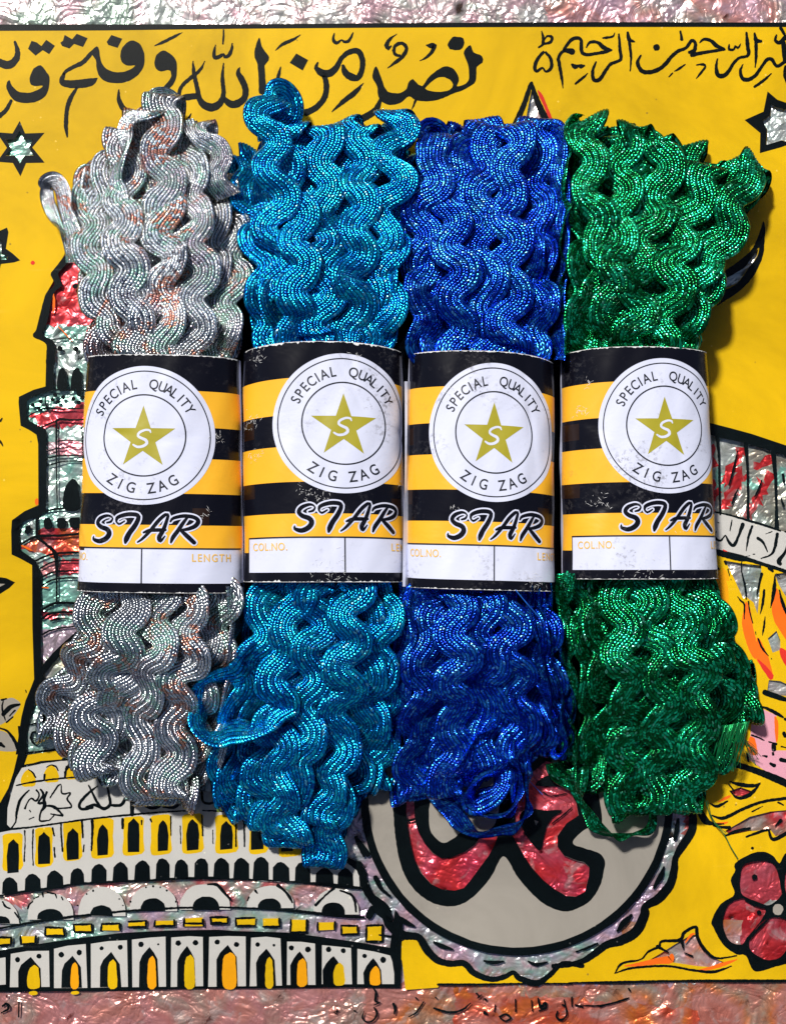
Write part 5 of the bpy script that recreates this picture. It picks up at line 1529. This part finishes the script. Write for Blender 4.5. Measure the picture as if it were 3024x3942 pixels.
# silver: the tall loop at the top, the thin loop standing out at the left
special(R['silver'], 'silver', [(258, 470, 170), (250, 380, 185), (262, 300, 190), (285, 250, 180), (318, 228, 165), (350, 215, 120), (372, 260, 60), (380, 330, 40)], phase=1.0, amp=22, wid=80,
        rollf=lambda s: 0.7 + 0.3 * np.sin(s / 130.0))
special(R['silver'], 'silver', [(345, 520, 200), (352, 430, 215), (345, 340, 215), (345, 270, 200), (350, 215, 160), (352, 203, 120), (350, 215, 80), (345, 300, 50)], phase=.4, rollf=lambda s: 0.1 * np.sin(s / 100.0))
special(R['silver'], 'silver', [(480, 420, 160), (470, 350, 170), (440, 290, 160), (424, 262, 130), (420, 262, 90), (440, 320, 60)], phase=2.2, amp=30, wid=90, rollf=lambda s: -0.25 + 0 * s)
special(R['silver'], 'silver', [(155, 545, 150), (146, 520, 140), (128, 492, 110), (117, 475, 80), (104, 440, 60), (94, 410, 55), (93, 392, 70), (104, 384, 95), (122, 390, 115), (138, 415, 130), (149, 450, 140), (156, 500, 145), (160, 560, 150)],
        mode='edge', wid=58, amp=8, phase=1.0, rollf=lambda s: 1.1 - 0.5 * np.exp(-((s - 120) / 110.0) ** 2), pucker=.5)
# turquoise: two tips standing up, the big loop at the lower left, the tail at the bottom
special(R['cyan'], 'cyan', [(590, 640, 225), (592, 540, 235), (590, 450, 240), (592, 380, 235), (578, 310, 225), (566, 255, 205), (580, 205, 170), (592, 192, 135), (602, 215, 95), (600, 300, 60)], phase=2.6, wid=108, amp=38, rollf=lambda s: 0.18 * np.sin(s / 140.0 + 1))
special(R['cyan'], 'cyan', [(800, 560, 215), (822, 470, 235), (838, 400, 240), (845, 330, 225), (848, 275, 200), (846, 240, 165), (846, 228, 130), (848, 245, 90), (845, 320, 50)], phase=5.0, wid=104, amp=38, rollf=lambda s: 0.15 * np.sin(s / 100.0))
special(R['cyan'], 'cyan', [(560, 1400, 205), (520, 1432, 215), (470, 1455, 200), (430, 1490, 170), (428, 1540, 160), (465, 1572, 185), (520, 1560, 215), (580, 1535, 225), (620, 1500, 215)], mode='edge', wid=108, amp=14, phase=1.5,
        rollf=lambda s: -0.85 + 0.3 * np.sin(s / 240.0))
special(R['cyan'], 'cyan', [(730, 1540, 190), (725, 1640, 170), (722, 1710, 140), (715, 1760, 110), (700, 1815, 80), (690, 1845, 62), (688, 1852, 40), (690, 1840, 22), (700, 1760, 16)], phase=.6, wid=112, rollf=lambda s: 0.2 * np.sin(s / 120.0 + 2))
special(R['cyan'], 'cyan', [(600, 1560, 195), (598, 1650, 175), (600, 1720, 140), (606, 1770, 100), (612, 1795, 66), (614, 1802, 42), (612, 1790, 22), (606, 1700, 16)], phase=2.2, wid=112, rollf=lambda s: -0.15 * np.sin(s / 120.0))
special(R['cyan'], 'cyan', [(820, 1440, 120), (822, 1540, 110), (812, 1620, 80), (800, 1668, 55), (796, 1682, 35), (800, 1660, 18)], phase=2.0, wid=108)
# royal blue: a tip by the turquoise hank, edge-on loops at the lower end
special(R['blue'], 'blue', [(918, 640, 190), (905, 560, 205), (898, 480, 215), (918, 400, 218), (938, 335, 200), (925, 295, 170), (918, 282, 130), (925, 300, 80), (930, 380, 50)], phase=.2, rollf=lambda s: 0.2 * np.sin(s / 140.0))
special(R['blue'], 'blue', [(930, 560, 150), (895, 500, 165), (872, 455, 170), (868, 420, 165), (885, 400, 130), (910, 430, 80)], phase=1.2, wid=95, amp=24, rollf=lambda s: 0.5 + 0 * s)
special(R['blue'], 'blue', [(1040, 1560, 80), (985, 1600, 72), (938, 1650, 66), (935, 1690, 62), (962, 1735, 60), (1005, 1768, 60), (1055, 1780, 60), (1102, 1762, 60), (1124, 1722, 62), (1126, 1670, 66), (1112, 1610, 90), (1085, 1560, 120)],
        mode='edge', wid=94, amp=12, phase=0, rollf=lambda s: 0.42 + 0.2 * np.sin(s / 180.0))
special(R['blue'], 'blue', [(1060, 1540, 130), (1000, 1585, 110), (965, 1640, 92), (985, 1705, 80), (1030, 1740, 76), (1080, 1735, 80), (1108, 1690, 84), (1106, 1630, 110), (1090, 1560, 140)],
        mode='edge', wid=90, amp=12, phase=2, rollf=lambda s: 0.38 + 0.25 * np.sin(s / 130.0))
special(R['blue'], 'blue', [(1100, 1480, 190), (1122, 1540, 180), (1120, 1600, 160), (1080, 1640, 140), (1030, 1665, 120), (1008, 1712, 100), (1030, 1720, 96), (1072, 1660, 110), (1100, 1640, 100), (1110, 1700, 80)],
        mode='edge', wid=90, amp=14, phase=1, rollf=lambda s: -0.5 + 0.35 * np.sin(s / 150.0))
special(R['blue'], 'blue', [(1150, 1250, 225), (1165, 1330, 230), (1185, 1420, 215), (1200, 1500, 190), (1208, 1570, 150), (1195, 1612, 100), (1180, 1600, 60)], mode='edge', wid=88, amp=12, phase=3, rollf=lambda s: 0.12 * np.sin(s / 90.0))
special(R['blue'], 'blue', [(1170, 1250, 195), (1185, 1330, 200), (1203, 1420, 180), (1220, 1500, 150), (1224, 1570, 110), (1205, 1600, 70)], mode='edge', wid=84, amp=12, phase=1, rollf=lambda s: 0.12 * np.sin(s / 70.0 + 1))
special(R['blue'], 'blue', [(1130, 1250, 240), (1140, 1330, 250), (1160, 1400, 242), (1170, 1470, 225), (1180, 1540, 200)], mode='edge', wid=80, amp=12, phase=2, rollf=lambda s: 0.15 * np.sin(s / 80.0 + 2))
# green: folded tips at the top right, small loop at the foot
special(R['green'], 'green', [(1485, 700, 200), (1500, 620, 205), (1535, 540, 200), (1562, 470, 195), (1590, 400, 190), (1612, 358, 165), (1622, 345, 130), (1615, 352, 90), (1590, 400, 50)], phase=2.9, wid=112, rollf=lambda s: 0.2 * np.sin(s / 150.0))
special(R['green'], 'green', [(1275, 640, 225), (1290, 520, 235), (1270, 430, 240), (1262, 350, 232), (1255, 290, 210), (1248, 258, 165), (1250, 252, 130), (1255, 280, 80)], phase=4.4, wid=114, rollf=lambda s: 0.2 * np.sin(s / 150.0 + 2))
special(R['green'], 'green', [(1235, 1640, 70), (1242, 1700, 62), (1262, 1745, 56), (1300, 1778, 50), (1345, 1787, 46), (1380, 1772, 46), (1386, 1738, 50), (1362, 1700, 70), (1345, 1660, 110), (1370, 1620, 150)], mode='edge', wid=86, amp=14, phase=1,
        rollf=lambda s: 0.62 + 0.45 * np.sin(s / 170.0 + 3))
special(R['green'], 'green', [(1290, 1620, 60), (1262, 1660, 50), (1225, 1680, 40), (1200, 1660, 30), (1195, 1630, 25)], phase=2, wid=86, amp=16)


special(R['green'], 'green', [(1212, 760, 240), (1206, 640, 215), (1204, 520, 190), (1202, 420, 175), (1204, 330, 160), (1212, 272, 130), (1226, 262, 100)], mode='edge', wid=86, amp=12, phase=0.5, rollf=lambda s: 0.35 + 0.3 * np.sin(s / 150.0))
special(R['blue'], 'blue', [(1184, 770, 235), (1192, 660, 205), (1193, 540, 185), (1194, 430, 170), (1193, 340, 150), (1188, 285, 120), (1178, 275, 90)], mode='edge', wid=86, amp=12, phase=1.5, rollf=lambda s: -0.4 + 0.3 * np.sin(s / 130.0))
special(R['green'], 'green', [(1212, 1225, 240), (1214, 1320, 200), (1222, 1420, 180), (1226, 1520, 150), (1222, 1600, 110), (1230, 1640, 70)], mode='edge', wid=84, amp=12, phase=0.5, rollf=lambda s: 0.3 + 0.3 * np.sin(s / 120.0))
special(R['silver'], 'silver', [(508, 1255, 220), (504, 1340, 200), (500, 1420, 180), (496, 1500, 150), (480, 1580, 110)], mode='edge', wid=86, amp=14, phase=1.5, rollf=lambda s: -0.6 + 0.3 * np.sin(s / 130.0))
special(R['blue'], 'blue', [(872, 1255, 215), (868, 1340, 200), (862, 1420, 180), (858, 1500, 150), (850, 1580, 110)], mode='edge', wid=86, amp=14, phase=2.5, rollf=lambda s: 0.5 + 0.3 * np.sin(s / 130.0))


def thread(root, key, pts, r=1.6, name="loose_thread"):
    c = catmull([(x * 1.8, y * 1.8, z) for x, y, z in pts], step=12.0)
    p = np.array([W(*q) for q in c])
    T = np.gradient(p, axis=0)
    T /= np.linalg.norm(T, axis=1)[:, None]
    a = np.cross(T, [0, 0, 1.0])
    a /= np.linalg.norm(a, axis=1)[:, None] + 1e-9
    b = np.cross(T, a)
    k = 6
    ang = np.linspace(0, 2 * np.pi, k, endpoint=False)
    co = (p[:, None, :] + r * (a[:, None, :] * np.cos(ang)[None, :, None] + b[:, None, :] * np.sin(ang)[None, :, None])).reshape(-1, 3) * U
    idx = np.arange(len(p) * k).reshape(len(p), k)
    nx = np.roll(idx, -1, 1)
    F = np.stack([idx[:-1], nx[:-1], nx[1:], idx[1:]], -1).reshape(-1, 4)
    return link(name, np_mesh(name, co, F, M[key]), root)


thread(R['green'], 'gthread', [(1508, 1712, 30), (1516, 1740, 12), (1528, 1762, 6), (1548, 1785, 4), (1562, 1812, 4), (1578, 1838, 3)], 1.8)
thread(R['green'], 'gthread', [(1512, 1712, 30), (1520, 1745, 10), (1536, 1768, 6), (1552, 1782, 4)], 1.3)
thread(R['blue'], 'bthread', [(1102, 1262, 300), (1130, 1295, 290), (1165, 1335, 260), (1190, 1375, 235), (1204, 1420, 200)], 2.0)
thread(R['blue'], 'bthread', [(1112, 1640, 60), (1130, 1668, 12), (1150, 1690, 6), (1160, 1700, 4)], 1.4)
thread(R['blue'], 'bthread', [(1110, 1655, 50), (1120, 1690, 12), (1118, 1715, 5)], 1.2)
# the cut end of the green braid: a fringe of pulled threads
for i in range(34):
    f = i / 33.0
    x0_, y0_ = 1522 + 58 * f, 1598 - 10 * f
    e_ = rnd.uniform(30, 64)
    thread(R['green'], 'gthread', [(x0_ + 22, y0_ - 45, 175 + rnd.uniform(0, 20)), (x0_ + 14 + rnd.uniform(-2, 2), y0_ - 15, 185 + rnd.uniform(-8, 8)), (x0_ + 4 + rnd.uniform(-4, 4), y0_ + e_ * .4, 165 + rnd.uniform(-12, 8)), (x0_ - 4 + rnd.uniform(-9, 7), y0_ + e_, 120)], rnd.uniform(1.0, 1.9), name="frayed_thread")
for i in range(16):
    x0_, y0_ = 1590 + rnd.uniform(-8, 8), 1590 + rnd.uniform(-12, 12)
    a = rnd.uniform(-0.2, 1.2)
    l_ = rnd.uniform(18, 42)
    thread(R['green'], 'gthread', [(x0_ - 14, y0_ - 18, 130), (x0_, y0_, 110), (x0_ + l_ * .5 * math.cos(a), y0_ + l_ * .5 * math.sin(a), 80), (x0_ + l_ * math.cos(a) , y0_ + l_ * math.sin(a) + 8, 40)], 1.1, name="frayed_thread")

# pale overlap flap of the turquoise band, standing between it and the blue one
fp = [(1550, 1470, 10), (1572, 1468, 10), (1578, 1800, 10), (1570, 2240, 10), (1553, 2262, 10), (1549, 1900, 10)]
bm = bmesh.new()
rowsv = []
for t in np.linspace(0, 1, 24):
    y_ = 1468 + t * (2258 - 1468)
    wl_ = 1556 + 3 * math.sin(t * 5) - 4 * t
    wr_ = 1577 - 6 * t + 2 * math.sin(t * 9 + 1)
    rowsv.append([bm.verts.new(P(wl_, y_, 215)), bm.verts.new(P((wl_ + wr_) / 2, y_, 206 + 5 * math.sin(t * 7))), bm.verts.new(P(wr_, y_, 188))])
for r0_, r1_ in zip(rowsv[:-1], rowsv[1:]):
    for j in range(2):
        bm.faces.new((r0_[j], r1_[j], r1_[j + 1], r0_[j + 1]))
bm.normal_update()
me = bpy.data.meshes.new("band_flap")
bm.to_mesh(me)
bm.free()
me.materials.append(M['pwhite'])
link("band_flap", me, R['cyan'])

# everything below the glass pane rests on a plain table top
tb = bpy.data.meshes.new("table_top")
tb.from_pydata([(-0.6, -0.7, -0.009), (0.6, -0.7, -0.009), (0.6, 0.7, -0.009), (-0.6, 0.7, -0.009)], [], [(0, 1, 2, 3)])
tb.materials.append(paint("dull_table_paint", (0.25, 0.22, 0.2), 0.6, 0.1, False))
to = link("table_top", tb)
to['kind'] = 'structure'
to['label'] = "plain surface beneath the painting"
